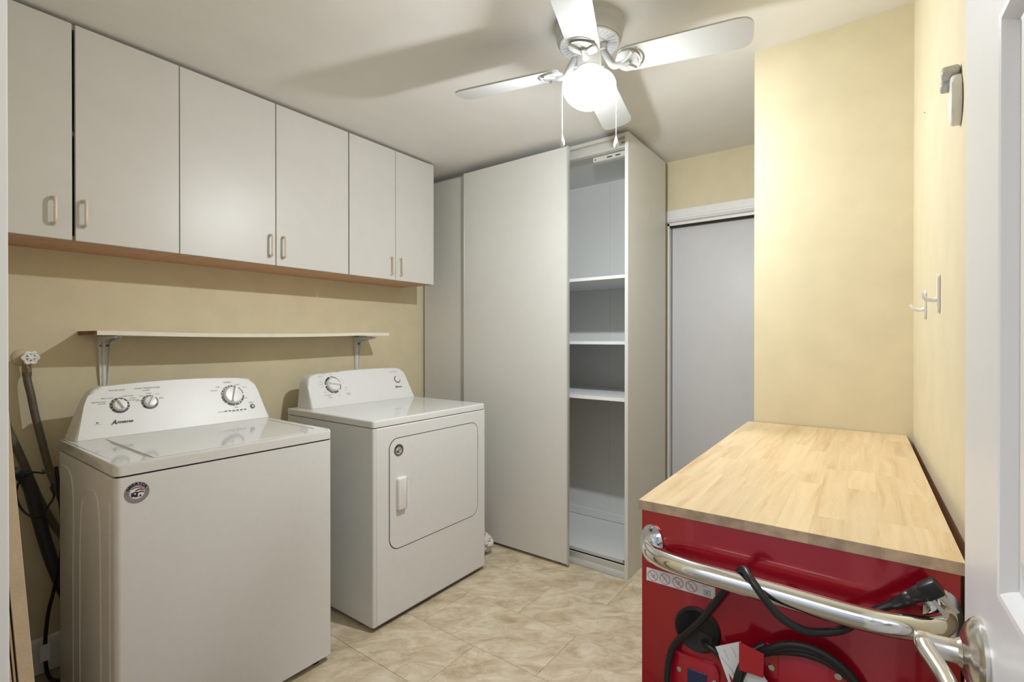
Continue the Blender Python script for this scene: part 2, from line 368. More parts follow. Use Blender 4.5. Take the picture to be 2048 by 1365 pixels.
# ------------------------------------------------------------------ open panelled door (right edge of the picture)
def door_open():
    ex = Vector((-1, -0.04, 0)).normalized()            # from the free edge to the hinges
    ny = Vector((ex.y, -ex.x, 0)) ; ny = Vector((-0.04, 1, 0)).normalized()
    o = Vector((0.77, -0.0836, 0.008))
    m = Matrix((ex, Vector((0, 0, 1)), ny)).transposed().to_4x4(); m.translation = o   # local x along door, y up, z out of the face
    WID, HT, TH = 0.68, 2.03, 0.034
    st = 0.146; pw = (WID - 2 * st - 0.10) / 2
    cols = ((st, st + pw), (st + pw + 0.10, WID - st)); rows = ((0.215, 0.83), (1.027, 1.556), (1.66, 1.90))
    bm = B(); holes = [[(c[0], r[0]), (c[1], r[0]), (c[1], r[1]), (c[0], r[1])] for c in cols for r in rows]
    t = B(); holed(t, [(0, 0), (WID, 0), (WID, HT), (0, HT)], holes, TH, Matrix.Translation((0, 0, -TH)))
    join(bm, t, m)
    d = structure('door_1', bm, DOORW, smooth=0)
    for h in holes:
        x0, y0, x1, y1 = h[0][0], h[0][1], h[2][0], h[2][1]
        t = B(); loops = []
        for ins, z in ((0, 0.0), (0.004, -0.001), (0.010, -0.006), (0.014, -0.011), (0.020, -0.0125), (0.026, -0.0115), (0.052, -0.004), (0.056, -0.004)):
            loops.append([t.verts.new(v) for v in ((x0 + ins, y0 + ins, z), (x1 - ins, y0 + ins, z), (x1 - ins, y1 - ins, z), (x0 + ins, y1 - ins, z))])
        for a, b in zip(loops, loops[1:]):
            for i in range(4): t.faces.new((a[i], a[(i + 1) % 4], b[(i + 1) % 4], b[i]))
        t.faces.new(loops[-1])
        bk = [t.verts.new((p[0], p[1], -0.03)) for p in ((x0, y0), (x1, y0), (x1, y1), (x0, y1))]
        for i in range(4): t.faces.new((loops[0][i], bk[i], bk[(i + 1) % 4], loops[0][(i + 1) % 4]))
        t.faces.new(bk)
        p = B(); join(p, t, m); obj('door_panel', p, DOORW, d, smooth=25)
    # latch plate on the free edge
    p = B(); t = B(); box(t, -0.0015, 0.001, 0.90, 0.957, -0.029, -0.006, 0.0005, 1); box(t, -0.009, 0.0, 0.918, 0.937, -0.023, -0.011, 0.002, 2); join(p, t, m); obj('latch', p, WHM, d)
    # lever: rose, neck, arm
    k = Vector((0.092, 0.941, 0)); mk = m @ Matrix.Translation(k)
    p = B(); lathe(p, [(0.0, 0), (0.0375, 0), (0.038, 0.004), (0.035, 0.008), (0.034, 0.0085), (0.031, 0.011), (0.023, 0.0145), (0.015, 0.017), (0.013, 0.020), (0.0, 0.020)], mk, 48)
    rose = obj('lever_rose', p, NICK, d, label='satin nickel round rose of the door lever')
    p = B(); lathe(p, [(0.0, 0.018), (0.0125, 0.018), (0.0116, 0.023), (0.0112, 0.038), (0.0118, 0.040), (0.0118, 0.049), (0.010, 0.053), (0.0, 0.0535)], mk, 32)
    pts = [mk @ Vector(v) for v in ((-.004, 0.002, 0.044), (0.010, 0.000, 0.045), (0.028, -0.003, 0.040), (0.052, -0.006, 0.034), (0.080, -0.008, 0.031), (0.106, -0.006, 0.031))]
    tube(p, pts, lambda t: 0.0095 - 0.002 * t, n=16)
    obj('lever_handle', p, NICK, d, label='satin nickel lever of the open door')
door_open()

# ------------------------------------------------------------------ wall cabinets
CY = 2.258; CZ0 = 1.619; CZ1 = 2.377
def pull(name, x, z0, z1, parent, y=CY):
    bm = B(); r = 0.0052; out = 0.026
    pts = [(x, y + 0.001, z0), (x, y - out * .6, z0), (x, y - out, z0 + 0.010), (x, y - out, (z0 + z1) / 2), (x, y - out, z1 - 0.010), (x, y - out * .6, z1), (x, y + 0.001, z1)]
    tube(bm, pts, r, n=10, k=5)
    for z in (z0, z1): cyl(bm, (x, y, z), (x, y - 0.004, z), 0.008, n=14)
    obj(name, bm, BEIGEH, parent, label='slim cream bow handle')
    return bm
def cabinet(label, xs, handles, gap):
    c = thing('wall_cabinet', label, 'cabinet', ((xs[0] + xs[-1]) / 2, YW, CZ0), group='white wall cabinets over the appliances')
    t = 0.016; y0 = CY + 0.019
    bm = B(); box(bm, xs[0] + .001, xs[0] + t, y0, YW, CZ0, CZ1); box(bm, xs[-1] - t, xs[-1] - .001, y0, YW, CZ0, CZ1)
    box(bm, xs[0] + t, xs[-1] - t, y0, YW, CZ1 - t, CZ1); box(bm, xs[0] + t, xs[-1] - t, YW - 0.006, YW, CZ0 + t, CZ1 - t)
    box(bm, xs[0] + t, xs[-1] - t, y0 + .01, YW - .006, 1.99, 2.006)
    obj('body', bm, CAB, c, smooth=0)
    bm = B(); box(bm, xs[0] + t, xs[-1] - t, y0, YW, CZ0 + 0.001, CZ0 + t); box(bm, xs[0] + .001, xs[-1] - .001, y0, YW, CZ0 - 0.003, CZ0 + .0005)
    obj('bottom_panel', bm, CABU, c, smooth=0, label='raw brown underside panel')
    for i in range(len(xs) - 1):
        bm = B(); box(bm, xs[i] + gap[i][0], xs[i + 1] - gap[i][1], CY, CY + 0.018, CZ0 - 0.002, CZ1 - 0.004, 0.0012, 1)
        d = obj('door', bm, CAB, c, smooth=0)
        hx, hz0, hz1 = handles[i]
        pull('handle', hx, hz0, hz1, d)
cabinet('white two-door wall cabinet nearest the doorway, widest dark gap between its doors', (0.150, 0.4785, 0.8025), ((0.424, 1.667, 1.754), (0.505, 1.671, 1.758)), ((.002, .006), (.003, .0015)))
cabinet('white two-door wall cabinet in the middle of the row above both appliances', (0.8025, 1.199, 1.5955), ((1.170, 1.657, 1.753), (1.232, 1.657, 1.753)), ((.0015, .002), (.002, .0025)))
cabinet('narrow two-door white wall cabinet at the far end, above the dryer beside the wardrobe', (1.5955, 1.913, 2.222), ((1.880, 1.650, 1.746), (1.948, 1.650, 1.746)), ((.0035, .0015), (.0015, .001)))
# near-black strip painted as shade in the slot between cabinet tops and ceiling
structure('cabinet_gap_shade', box(B(), 0.09, 2.215, CY + 0.04, YW, CZ1 + .0005, CZ), DARK)

# ------------------------------------------------------------------ shelf and brackets
def shelf():
    c = thing('shelf_board', 'long thin white shelf board with a raw brown chipboard left end', 'shelf', (1.24, 2.45, 1.286))
    bm = B(); n = 24; x0, x1, y0, y1 = 0.5585, 1.93, 2.337, YW - .0005
    def zz(x):
        s = (x - 0.60) / (1.70 - 0.60); s = max(0.0, min(1.0, s)); return 1.2865 - 0.0085 * 4 * s * (1 - s) + 0.006 * (x - x0) / (x1 - x0)
    rows = []
    for i in range(n + 1):
        x = x0 + (x1 - x0) * i / n; z = zz(x)
        rows.append([bm.verts.new(v) for v in ((x, y0, z), (x, y1, z), (x, y1, z + 0.0165), (x, y0, z + 0.0165))])
    for a, b in zip(rows, rows[1:]):
        for i in range(4): bm.faces.new((a[i], a[(i + 1) % 4], b[(i + 1) % 4], b[i]))
    bm.faces.new(rows[0]); bm.faces.new(rows[-1])
    obj('board', bm, SHELFE, c, smooth=0)
    bm = B(); t = B(); box(t, x0 - 0.006, x0 + 0.0005, y0 + 0.003, y1, 1.287, 1.3025, 0.001, 1)
    bmesh.ops.subdivide_edges(t, edges=t.edges[:], cuts=6, use_grid_fill=True)
    for v in t.verts:
        if v.co.x < x0 - 0.002: v.co.x += 0.004 * noise.noise(v.co * 90)
    join(bm, t); obj('raw_end', bm, CHIP, c, label='raw crumbly brown chipboard end')
shelf()
def bracket(x, label):
    c = thing('shelf_bracket', label, 'bracket', (x, YW, 1.05), group='shelf brackets on the yellow wall')
    zt = 1.2845; zb = 1.03; yw = YW - .0005
    bm = B(); prism(bm, [(x - .023, yw, zt), (x + .023, yw, zt), (x + .0105, yw, zb), (x - .0105, yw, zb)], (0, -.003, 0), bev=0)
    obj('wall_leg', bm, WHM, c, smooth=0)
    bm = B(); prism(bm, [(x - .020, yw, zt), (x + .020, yw, zt), (x + .009, 2.368, zt), (x - .009, 2.368, zt)], (0, 0, -.003)); obj('shelf_leg', bm, WHM, c, smooth=0)
    for sx in (-1, 1):       # folded flanges that run round the corner
        bm = B(); xo = x + sx * .0215
        prism(bm, [(xo, yw - .002, zt - .002), (xo - sx * .0115, 2.372, zt - .002), (xo - sx * .0105, 2.385, zt - .007), (xo - sx * .002, yw - .022, zt - .028), (xo - sx * .006, yw - .012, zb + .10), (xo - sx * .0115, yw - .004, zb)], (-sx * .002, 0, 0)); obj('flange', bm, WHM, c, smooth=0)
    bm = B(); tube(bm, [(x, 2.40, zt - .003), (x, yw - .035, zt - .0045), (x, yw - .012, zt - .012), (x, yw - .0045, zt - .035), (x, yw - .003, zb + .04)], lambda q: .006, n=10, k=6); obj('rib', bm, WHM, c)
    for sx in (-1, 1):
        bm = B(); cyl(bm, (x + sx * .012, yw - .003, zt - .040), (x + sx * .012, yw - .0065, zt - .040), .0042, n=12); obj('screw', bm, PRINTB, c)
bracket(0.632, 'white sheet-metal bracket under the left end of the shelf, behind the washer')
bracket(1.860, 'white sheet-metal bracket under the right end of the shelf, behind the dryer')

# ------------------------------------------------------------------ appliances
SL = 0.45
def conframe(x, z, y0):
    y = y0 + SL * (z - 0.917); up = Vector((0, SL, 1)).normalized()
    return basis((x, y, z), (1, 0, 0), up)
def console(parent, y0, outline, yb):
    bm = B(); pts = [(x, y0 + SL * (z - 0.917), z) for x, z in outline]
    t = B(); a = [t.verts.new(p) for p in pts]; b = [t.verts.new((p[0] + (0.010 if p[0] < 0 else 0), yb, p[2])) for p in pts]
    f0 = t.faces.new(a); t.faces.new(b[::-1]); n = len(pts)
    for i in range(n): t.faces.new((a[i], b[i], b[(i + 1) % n], a[(i + 1) % n]))
    bmesh.ops.bevel(t, geom=[e for e in f0.edges if max(v.co.z for v in e.verts) > 0.925], offset=0.009, segments=3, affect='EDGES', profile=0.5)
    join(bm, t); return obj('console', bm, ENAM, parent, smooth=50, flat=.012)
def knob(parent, x, z, y0, r, ang, h=0.022, flip=False):
    m = conframe(x, z, y0)
    bm = B(); lathe(bm, [(0, 0), (r, 0), (r, h * .25), (r * .93, h * .55), (r * .84, h * .68), (0, h * .74)], m, 40)
    t = B(); L = r * .86
    prism(t, [(-L * .95, -r * .14, 0), (L * .98, -r * .26, 0), (L, 0, 0), (L * .98, r * .26, 0), (-L * .95, r * .14, 0)], (0, 0, h * .55), bev=0)
    for v in t.verts:
        if v.co.z > h * .3: v.co.y *= .45
    t.transform(Matrix.Translation((0, 0, h * .62)) @ Matrix.Identity(4))
    t.transform(Matrix.Rotation(ang, 4, 'Z')); join(bm, t, m)
    return obj('knob', bm, PLW, parent, smooth=40)
def dial(bm, x, z, y0, r0, r1, gaps, ticks=(), span=(0, 2 * PI)):
    m = conframe(x, z, y0); g = sorted(gaps)
    a = [span[0]] + g + [span[1]]
    for p, q in zip(a, a[1:]):
        if q - p > 0.1: ring(bm, m, r0, r1, p + 0.05, q - 0.05, 0.0012)
    return m
def smallprint(bm, lines, y0, mi=0):
    for s, x, z, size, al in lines: text(bm, s, conframe(x, z, y0), size, align=al, h=0.0011, bold=0.00015, mi=mi)
def arcpoints(outline, r=0.0): return outline
def rounded_poly(pts, rad, n=5):
    out = []; N = len(pts)
    for i in range(N):
        p0, p, p1 = Vector(pts[i - 1]), Vector(pts[i]), Vector(pts[(i + 1) % N]); r = rad[i]
        if r <= 0: out.append(tuple(p)); continue
        a = (p0 - p).normalized(); b = (p1 - p).normalized(); A = p + a * min(r, (p0 - p).length * .48); Bq = p + b * min(r, (p1 - p).length * .48)
        for k in range(n + 1):
            t = k / n; out.append(tuple(A * (1 - t) ** 2 + p * 2 * t * (1 - t) + Bq * t * t))
    return out
def top_curve(xl, xr, zl, zr, sag, n=9):
    return [(xl + (xr - xl) * i / n, zl + (zr - zl) * i / n + sag * 4 * (i / n) * (1 - i / n)) for i in range(n + 1)]

def badge(parent, p, x, up, r, base, colour=True):
    m = basis(p, x, up)
    bm = B(); lathe(bm, [(0, 0), (r, 0), (r, 0.0006), (0, 0.0006)], m, 40)
    dsc = obj('sticker', bm, base, parent, smooth=0, label='round sticker reading AMERICA around a flag')
    bm = B(); word = 'AMERICA'
    for i, ch in enumerate(word):
        a = math.radians(152 - i * 19.5); mm = m @ Matrix.Rotation(a - PI / 2, 4, 'Z') @ Matrix.Translation((0, r * .70, 0))
        text(bm, ch, mm, r * .37, bold=r * .020, align='CENTER', h=0.0011)
    for a in (176, 8): join(bm, lathe(B(), [(0, 0), (r * .04, 0), (r * .04, .0003), (0, .0003)], Matrix.Translation((r * .82 * math.cos(math.radians(a)), r * .82 * math.sin(math.radians(a)), 0.0008)), 8), m)
    for k in range(14):      # small lower lettering band
        a = math.radians(205 + k * 9.6); ring(bm, m, r * .70, r * .78, a, a + 0.09, 0.001, n=2, mi=1)
    obj('lettering', bm, [PRINTB, PRINT], dsc, smooth=0, kind='stuff')
    bm = B(); ri = r * .60
    cl = lambda x, y: (x, y)
    red, wht, nav = 0, 1, 2
    lathe(bm, [(0, 0.0008), (ri, 0.0008), (ri, 0.001), (0, 0.001)], m, 36, mi=wht)
    def band(y0, y1, bow, x0, x1, mi, h):
        t = B(); n = 10; lo = []; hi = []
        for i in range(n + 1):
            xx = (x0 + (x1 - x0) * i / n) * ri; cv = bow * ri * (1 - ((i / n) * 2 - 1) ** 2)
            lim = math.sqrt(max(0, (ri * .97) ** 2 - xx * xx))
            f = lambda q: max(-lim, min(lim, q))
            lo.append(t.verts.new((xx, f(y0 * ri + cv), h))); hi.append(t.verts.new((xx, f(y1 * ri + cv), h)))
        for i in range(n): t.faces.new((lo[i], lo[i + 1], hi[i + 1], hi[i]))
        join(bm, t, m, mi)
    band(.52, .68, .22, -.75, .75, red, .0013); band(.16, .36, .18, -.25, .92, red, .0013); band(-.22, -.02, .16, 0.0, .95, red, .0013)
    band(-.62, .12, .02, -.80, .10, nav, .0013); band(-.72, -.42, .0, -.35, .55, nav, .0014)
    for sx, sy in ((-.28, -.16), (.18, -.52), (-.62, .16)):
        t = B(); vs = [t.verts.new((ri * (sx + (.2 if k % 2 == 0 else .085) * math.sin(2 * PI * k / 10)), ri * (sy + (.2 if k % 2 == 0 else .085) * math.cos(2 * PI * k / 10)), .0017)) for k in range(10)]
        t.faces.new(vs); join(bm, t, m, wht)
    obj('flag_print', bm, [DKRED if colour else PRINTB, PAPER, NAVYP if colour else PRINTB], dsc, smooth=0, kind='stuff')

def washer():
    X0, X1, Y0, Y1 = 0.452, 1.143, 1.729, 2.335
    c = thing('washing_machine', 'white top-loading washer with three console knobs, beside the leaning boards', 'washing machine', ((X0 + X1) / 2, (Y0 + Y1) / 2, 0))
    # body: sheet cabinet with rounded front corners
    bm = B(); r = 0.016
    pl = rrect(X0, X1, Y0, Y1, [r, r, 0.004, 0.004], 5)
    prism(bm, [(x, y, 0.028) for x, y in pl], (0, 0, 0.846))
    # pressed ridges on the left side panel
    def ridge(yz, rr=0.0022):
        tube(bm, [(X0 - 0.0002, y, z) for y, z in yz], rr, n=8, k=6)
    ridge([(1.86, 0.06), (1.86, 0.30), (1.862, 0.55), (1.87, 0.72), (1.90, 0.795), (1.96, 0.80), (2.02, 0.785), (2.06, 0.73), (2.075, 0.60), (2.08, 0.35), (2.08, 0.06)])
    ridge([(1.775, 0.06), (1.775, 0.40), (1.775, 0.80)], 0.0018)
    ridge([(2.16, 0.06), (2.16, 0.45), (2.155, 0.74), (2.20, 0.82), (2.30, 0.83)], 0.002)
    obj('body', bm, ENAMF, c, smooth=40)
    bm = B(); box(bm, X0 + .006, X1 - .006, Y0 + .006, Y1 - .006, 0.872, 0.8815); obj('seam', bm, DARK, c, smooth=0)
    bm = B()
    for x in (X0 + .05, X1 - .05):
        for y in (Y0 + .05, Y1 - .05):
            cyl(bm, (x, y, 0), (x, y, 0.03), 0.022, 0.016, n=14)
            obj('foot', bm, BLK, c); bm = B()
    bm.free()
    # top deck, folded edge
    bm = B(); t = B(); pl = rrect(X0 - .001, X1 + .001, Y0 - .002, Y1, [.02, .02, .004, .004], 5)
    prism(t, [(x, y, 0.914) for x, y in pl], (0, 0, -0.0345), bev=0.007, seg=3); join(bm, t)
    obj('top_deck', bm, ENAMG, c, smooth=40, flat=.05)
    bm = B(); t = B(); pl = rrect(0.549, 1.034, 1.743, 2.205, .006, 4)
    prism(t, [(x, y, 0.9165) for x, y in pl], (0, 0, -0.002), bev=0.0015, seg=2); join(bm, t)
    lid = obj('lid', bm, ENAMG, c, smooth=40, flat=.02)
    for a, b, q in ((0.540, 0.548, 2.125), (1.036, 1.0405, 2.14)):
        bm = B(); box(bm, a, b, 1.778, q, .9132, .9145); obj('lid_groove', bm, PRINT, lid, smooth=0)
    bm = B(); box(bm, 1.110, 1.124, 1.80, 2.165, .913, .9165, .0012, 2); obj('hinge_rib', bm, ENAM, c)
    y0 = 2.237
    top = top_curve(0.605, 1.06, 1.0960, 1.0950, 0.0085)
    out = rounded_poly([(0.471, 0.9145), (0.5215, 1.066)] and [(0.471, 0.9145), (0.530, 1.0925)] + top + [(1.116, 1.0925), (1.159, 0.9145)], [0, .066] + [0] * len(top) + [.06, 0], 6)
    con = console(c, y0, out, 2.36)
    bm = B()
    deg = lambda *a: [math.radians(k) for k in a]
    dial(bm, 0.6125, 1.0222, y0, .0235, .0305, deg(28, 95, 150, 205, 335)); dial(bm, 0.7085, 1.0248, y0, .0225, .0285, deg(45, 92, 150, 200, 345))
    dial(bm, 1.0165, 1.0225, y0, .0405, .0475, deg(5, 55, 78, 110, 140, 175, 228, 275, 318))
    for (x, z, r, angs) in ((0.6125, 1.0222, .030, deg(60, 125, 180)), (0.7085, 1.0248, .028, deg(70, 118, 172)), (1.0165, 1.0225, .047, deg(35, 95, 128, 158, 300))):
        mm = conframe(x, z, y0)
        for a in angs: ring(bm, mm, r * .83, r * .95, a - .05, a + .05, .0016, n=2, mi=1)
    obj('dial_print', bm, [PRINTB, PLW], con, smooth=0, kind='stuff')
    knob(con, 0.6125, 1.0222, y0, .0225, math.radians(112)); knob(con, 0.7085, 1.0248, y0, .0215, math.radians(58)); knob(con, 1.0165, 1.0225, y0, .0395, math.radians(68), .026)
    m = conframe(1.0905, 0.9685, y0)
    bm = B(); ring(bm, m, .0068, .0105, 0, 2 * PI, .0016, n=24); lathe(bm, [(0, 0), (.0068, 0), (.006, .005), (0, .0055)], m, 20, mi=1)
    obj('start_button', bm, [PRINTB, PRINT], con)
    bm = B()
    for i in range(6):
        mm = conframe(0.9765 + .0159 * i, 0.9598 - .0001 * i, y0); t = B(); prism(t, [(-.0046, -.0021, 0), (.0046, -.0021, 0), (.0046, .0021, 0), (-.0046, .0021, 0)], (0, 0, .0022)); join(bm, t, mm)
    obj('indicator_marks', bm, PRINTB, con, smooth=0, kind='stuff')
    bm = B()
    smallprint(bm, [('WATER LEVEL', .585, 1.0750, .0082, 'LEFT'), ('WASH TEMPERATURE', .664, 1.0760, .0088, 'LEFT'), ('& FABRIC', .690, 1.0680, .0065, 'LEFT'),
        ('SMALL LOAD', .578, 1.049, .0062, 'CENTER'), ('SUPER LOAD', .641, 1.052, .0062, 'CENTER'), ('MEDIUM LOAD', .552, 1.037, .0062, 'CENTER'), ('DELICATE', .560, 1.031, .005, 'CENTER'),
        ('LARGE', .655, 1.043, .006, 'CENTER'), ('AUTO SENSING', .657, 1.036, .005, 'CENTER'), ('COLD', .672, 1.031, .006, 'CENTER'), ('COOL', .684, 1.048, .006, 'CENTER'), ('WARM', .708, 1.056, .006, 'CENTER'), ('HOT', .738, 1.050, .006, 'CENTER'), ('RINSE', .748, 1.035, .006, 'CENTER'),
        ('NORMAL', 1.006, 1.0775, .0085, 'CENTER'), ('HEAVY', .963, 1.060, .006, 'CENTER'), ('DELICATE', .945, 1.047, .006, 'CENTER'), ('BULKY', 1.046, 1.066, .006, 'CENTER'), ('SOAK', 1.075, 1.052, .006, 'CENTER'), ('SPIN', 1.070, 1.005, .006, 'CENTER'), ('RINSE', 1.022, .9695, .006, 'CENTER'),
        ('START', 1.089, .9835, .0075, 'CENTER'), ('PAUSE', 1.089, .978, .004, 'CENTER'), ('LID LOCKED', .958, .9575, .005, 'CENTER'), ('wash   rinse   spin   done', 1.020, .9535, .0042, 'CENTER')], y0)
    obj('printed_lettering', bm, PRINT, con, smooth=0, kind='stuff')
    bm = B(); text(bm, 'A', conframe(.5800, .9570, y0), .0225, shear=.35, bold=.0009, h=.0012); text(bm, 'mana', conframe(.5960, .9590, y0) @ Matrix.Scale(1.5, 4, (1, 0, 0)), .0155, shear=.3, bold=.0006, h=.0012)
    text(bm, 'hp', conframe(.537, .9665, y0), .007, bold=.0003, h=.0012); text(bm, 'high performance', conframe(.532, .9615, y0), .0032, h=.0012)
    obj('brand_lettering', bm, PRINTB, con, smooth=0, kind='stuff')
    badge(c, (0.5037, Y0 - .0005, 0.8246), (1, 0, 0), (0, 0, 1), .0305, SILV)
washer()

def dryer():
    X0, X1, Y0, Y1 = 1.3475, 2.0985, 1.736, 2.425
    c = thing('clothes_dryer', 'white front-loading dryer with a square side-hinged door, beside the wardrobe', 'dryer', ((X0 + X1) / 2, (Y0 + Y1) / 2, 0))
    bm = B(); pl = rrect(X0, X1, Y0 + .002, Y1, [.010, .010, .003, .003], 4)
    prism(bm, [(x, y, 0.022) for x, y in pl], (0, 0, 0.862))
    obj('body', bm, mat('white_side_enamel', (0.74, 0.75, 0.74), 0.30, noise_amt=.02, nscale=12), c, smooth=40)
    bm = B(); t = B(); box(t, X0 + .0155, X1 + .001, Y0 - .001, Y0 + .05, 0.022, 0.884, .007, 3); join(bm, t)
    obj('front_panel', bm, ENAMF, c, smooth=40, flat=.05)
    bm = B(); box(bm, X0 + .006, X1 - .006, Y0 + .006, Y1 - .006, .88, .8895); obj('seam', bm, DARK, c, smooth=0)
    for x in (X0 + .05, X1 - .05):
        for y in (Y0 + .05, Y1 - .05):
            bm = B(); cyl(bm, (x, y, 0), (x, y, 0.024), .020, .016, n=14); obj('foot', bm, BLK, c)
    bm = B(); t = B(); pl = rrect(X0 - .001, X1 + .001, Y0 - .002, Y1, [.016, .016, .004, .004], 4)
    prism(t, [(x, y, 0.917) for x, y in pl], (0, 0, -0.0295), bev=.006, seg=3); join(bm, t); obj('top_deck', bm, ENAMG, c, smooth=40, flat=.05)
    y0 = 2.29
    top = top_curve(1.545, 2.045, 1.0885, 1.0945, .0065)
    out = rounded_poly([(1.3985, .9175), (1.4155, 1.086)] + top + [(2.100, 1.0905), (2.142, .9175)], [0, .06] + [0] * len(top) + [.05, 0], 6)
    out = [(1.3985 + (x - 1.3985) * 0.935, z) for x, z in out]
    con = console(c, y0, out, 2.42)
    sx = lambda x: 1.3985 + (x - 1.3985) * 0.945
    bm = B(); deg = lambda *a: [math.radians(k) for k in a]
    kx, kz = sx(1.5615), 1.0265
    m = conframe(kx, kz, y0)
    for a0, a1, r0 in ((104, 176, .0385), (186, 258, .0385), (264, 300, .0385)):
        ring(bm, m, r0, .0475, math.radians(a0), math.radians(a1), .0012)
    ring(bm, m, .0435, .0470, math.radians(-42), math.radians(98), .0012)
    for a in (150, 160, 168, 200, 215, 225, 235, 245, 275, 288): ring(bm, m, .040, .044, math.radians(a), math.radians(a + 4), .0016, n=2, mi=1)
    mk2 = conframe(sx(2.0275), 1.0275, y0); ring(bm, mk2, .0185, .0225, math.radians(105), math.radians(375), .0012)
    obj('dial_print', bm, [PRINTB, PLW], con, smooth=0, kind='stuff')
    knob(con, kx, kz, y0, .037, math.radians(-8), .026)
    bm = B(); lathe(bm, [(0, 0), (.0165, 0), (.0155, .007), (.012, .009), (0, .010)], mk2, 28); obj('push_button', bm, PLW, con)
    bm = B()
    L = [('AUTOMATIC', -.045, .062, .0075, 'CENTER'), ('DRY', -.036, .055, .006, 'CENTER'), ('TIMED', .045, .068, .007, 'CENTER'), ('DRY', .047, .061, .006, 'CENTER'), ('AUTOMATIC', -.042, -.052, .0075, 'CENTER'), ('DRY', -.036, -.059, .006, 'CENTER'), ('NORMAL', -.032, -.066, .006, 'CENTER'),
         ('WRINKLE', .078, -.052, .006, 'CENTER'), ('SHIELD', .080, -.059, .006, 'CENTER'), ('OFF', .003, .053, .006, 'CENTER'), ('MORE DRY', -.062, .046, .005, 'RIGHT' if 0 else 'CENTER'), ('60', -.055, .030, .006, 'CENTER'), ('ENERGY', -.065, .018, .005, 'CENTER'), ('NORMAL', -.068, .006, .005, 'CENTER'), ('LESS', -.065, -.006, .005, 'CENTER'),
         ('OFF', -.052, -.026, .005, 'CENTER'), ('VERY DRY', -.055, -.036, .005, 'CENTER'), ('40', .058, .022, .006, 'CENTER'), ('20', .066, .002, .006, 'CENTER'), ('COOL', .075, -.020, .006, 'CENTER'), ('OFF', .068, -.034, .006, 'CENTER'), ('DAMP', .02, -.058, .005, 'CENTER')]
    smallprint(bm, [(s, kx + x, kz + z, q, a) for s, x, z, q, a in L] + [('PUSH TO START', sx(2.012), 1.070, .0075, 'CENTER')], y0)
    obj('printed_lettering', bm, PRINT, con, smooth=0, kind='stuff')
    bm = B(); text(bm, 'A', conframe(sx(1.994), .9795, y0), .0190, shear=.35, bold=.0007, h=.0012); text(bm, 'mana', conframe(sx(2.007), .981, y0) @ Matrix.Scale(1.3, 4, (1, 0, 0)), .0135, shear=.3, bold=.0004, h=.0012)
    obj('brand_lettering', bm, PRINTB, con, smooth=0, kind='stuff')
    # door
    x0, x1, z0, z1 = 1.4345, 2.033, 0.327, 0.8235
    m = basis((0, Y0 - .001, 0), (1, 0, 0), (0, 0, 1))
    outl = rrect(x0, x1, z0, z1, [.055, .05, .05, .045], 8)
    bm = B(); t = B(); prism(t, [(p[0], p[1], 0) for p in rrect(x0 - .0034, x1 + .0040, z0 - .0036, z1 + .003, [.058, .053, .053, .048], 8)], (0, 0, .0006)); join(bm, t, m)
    obj('door_gap', bm, DARK, c, smooth=0)
    hole = rrect(1.5205, 1.5575, .516, .628, [.004, .017, .017, .004], 6)
    bm = B(); holed(bm, outl, [hole], .0016, m @ Matrix.Translation((0, 0, .0003)))
    d = obj('door', bm, ENAMF, c, smooth=40)
    bm = B(); t = B(); prism(t, [(p[0], p[1], .0004) for p in hole], (0, 0, .0004)); join(bm, t, m); obj('finger_recess', bm, PLW, d, smooth=0)
    bm = B(); t = B(); prism(t, [(p[0], p[1], .020) for p in rrect(1.471, 1.5225, .500, .646, [.010, .004, .004, .010], 4)], (0, 0, -.019), bev=.006, seg=3); join(bm, t, m)
    obj('handle', bm, PLW, d, smooth=40)
    for z in ((.683, .758), (.388, .463)):
        bm = B(); box(bm, x1 + .0005, x1 + .004, Y0 - .004, Y0 - .001, z[0], z[1], .0005, 1); obj('hinge', bm, STEEL, d)
    badge(d, (1.4855, Y0 - .0030, 0.7692), (1, 0, 0), (0, 0, 1), .0272, TAUPE, colour=False)
dryer()

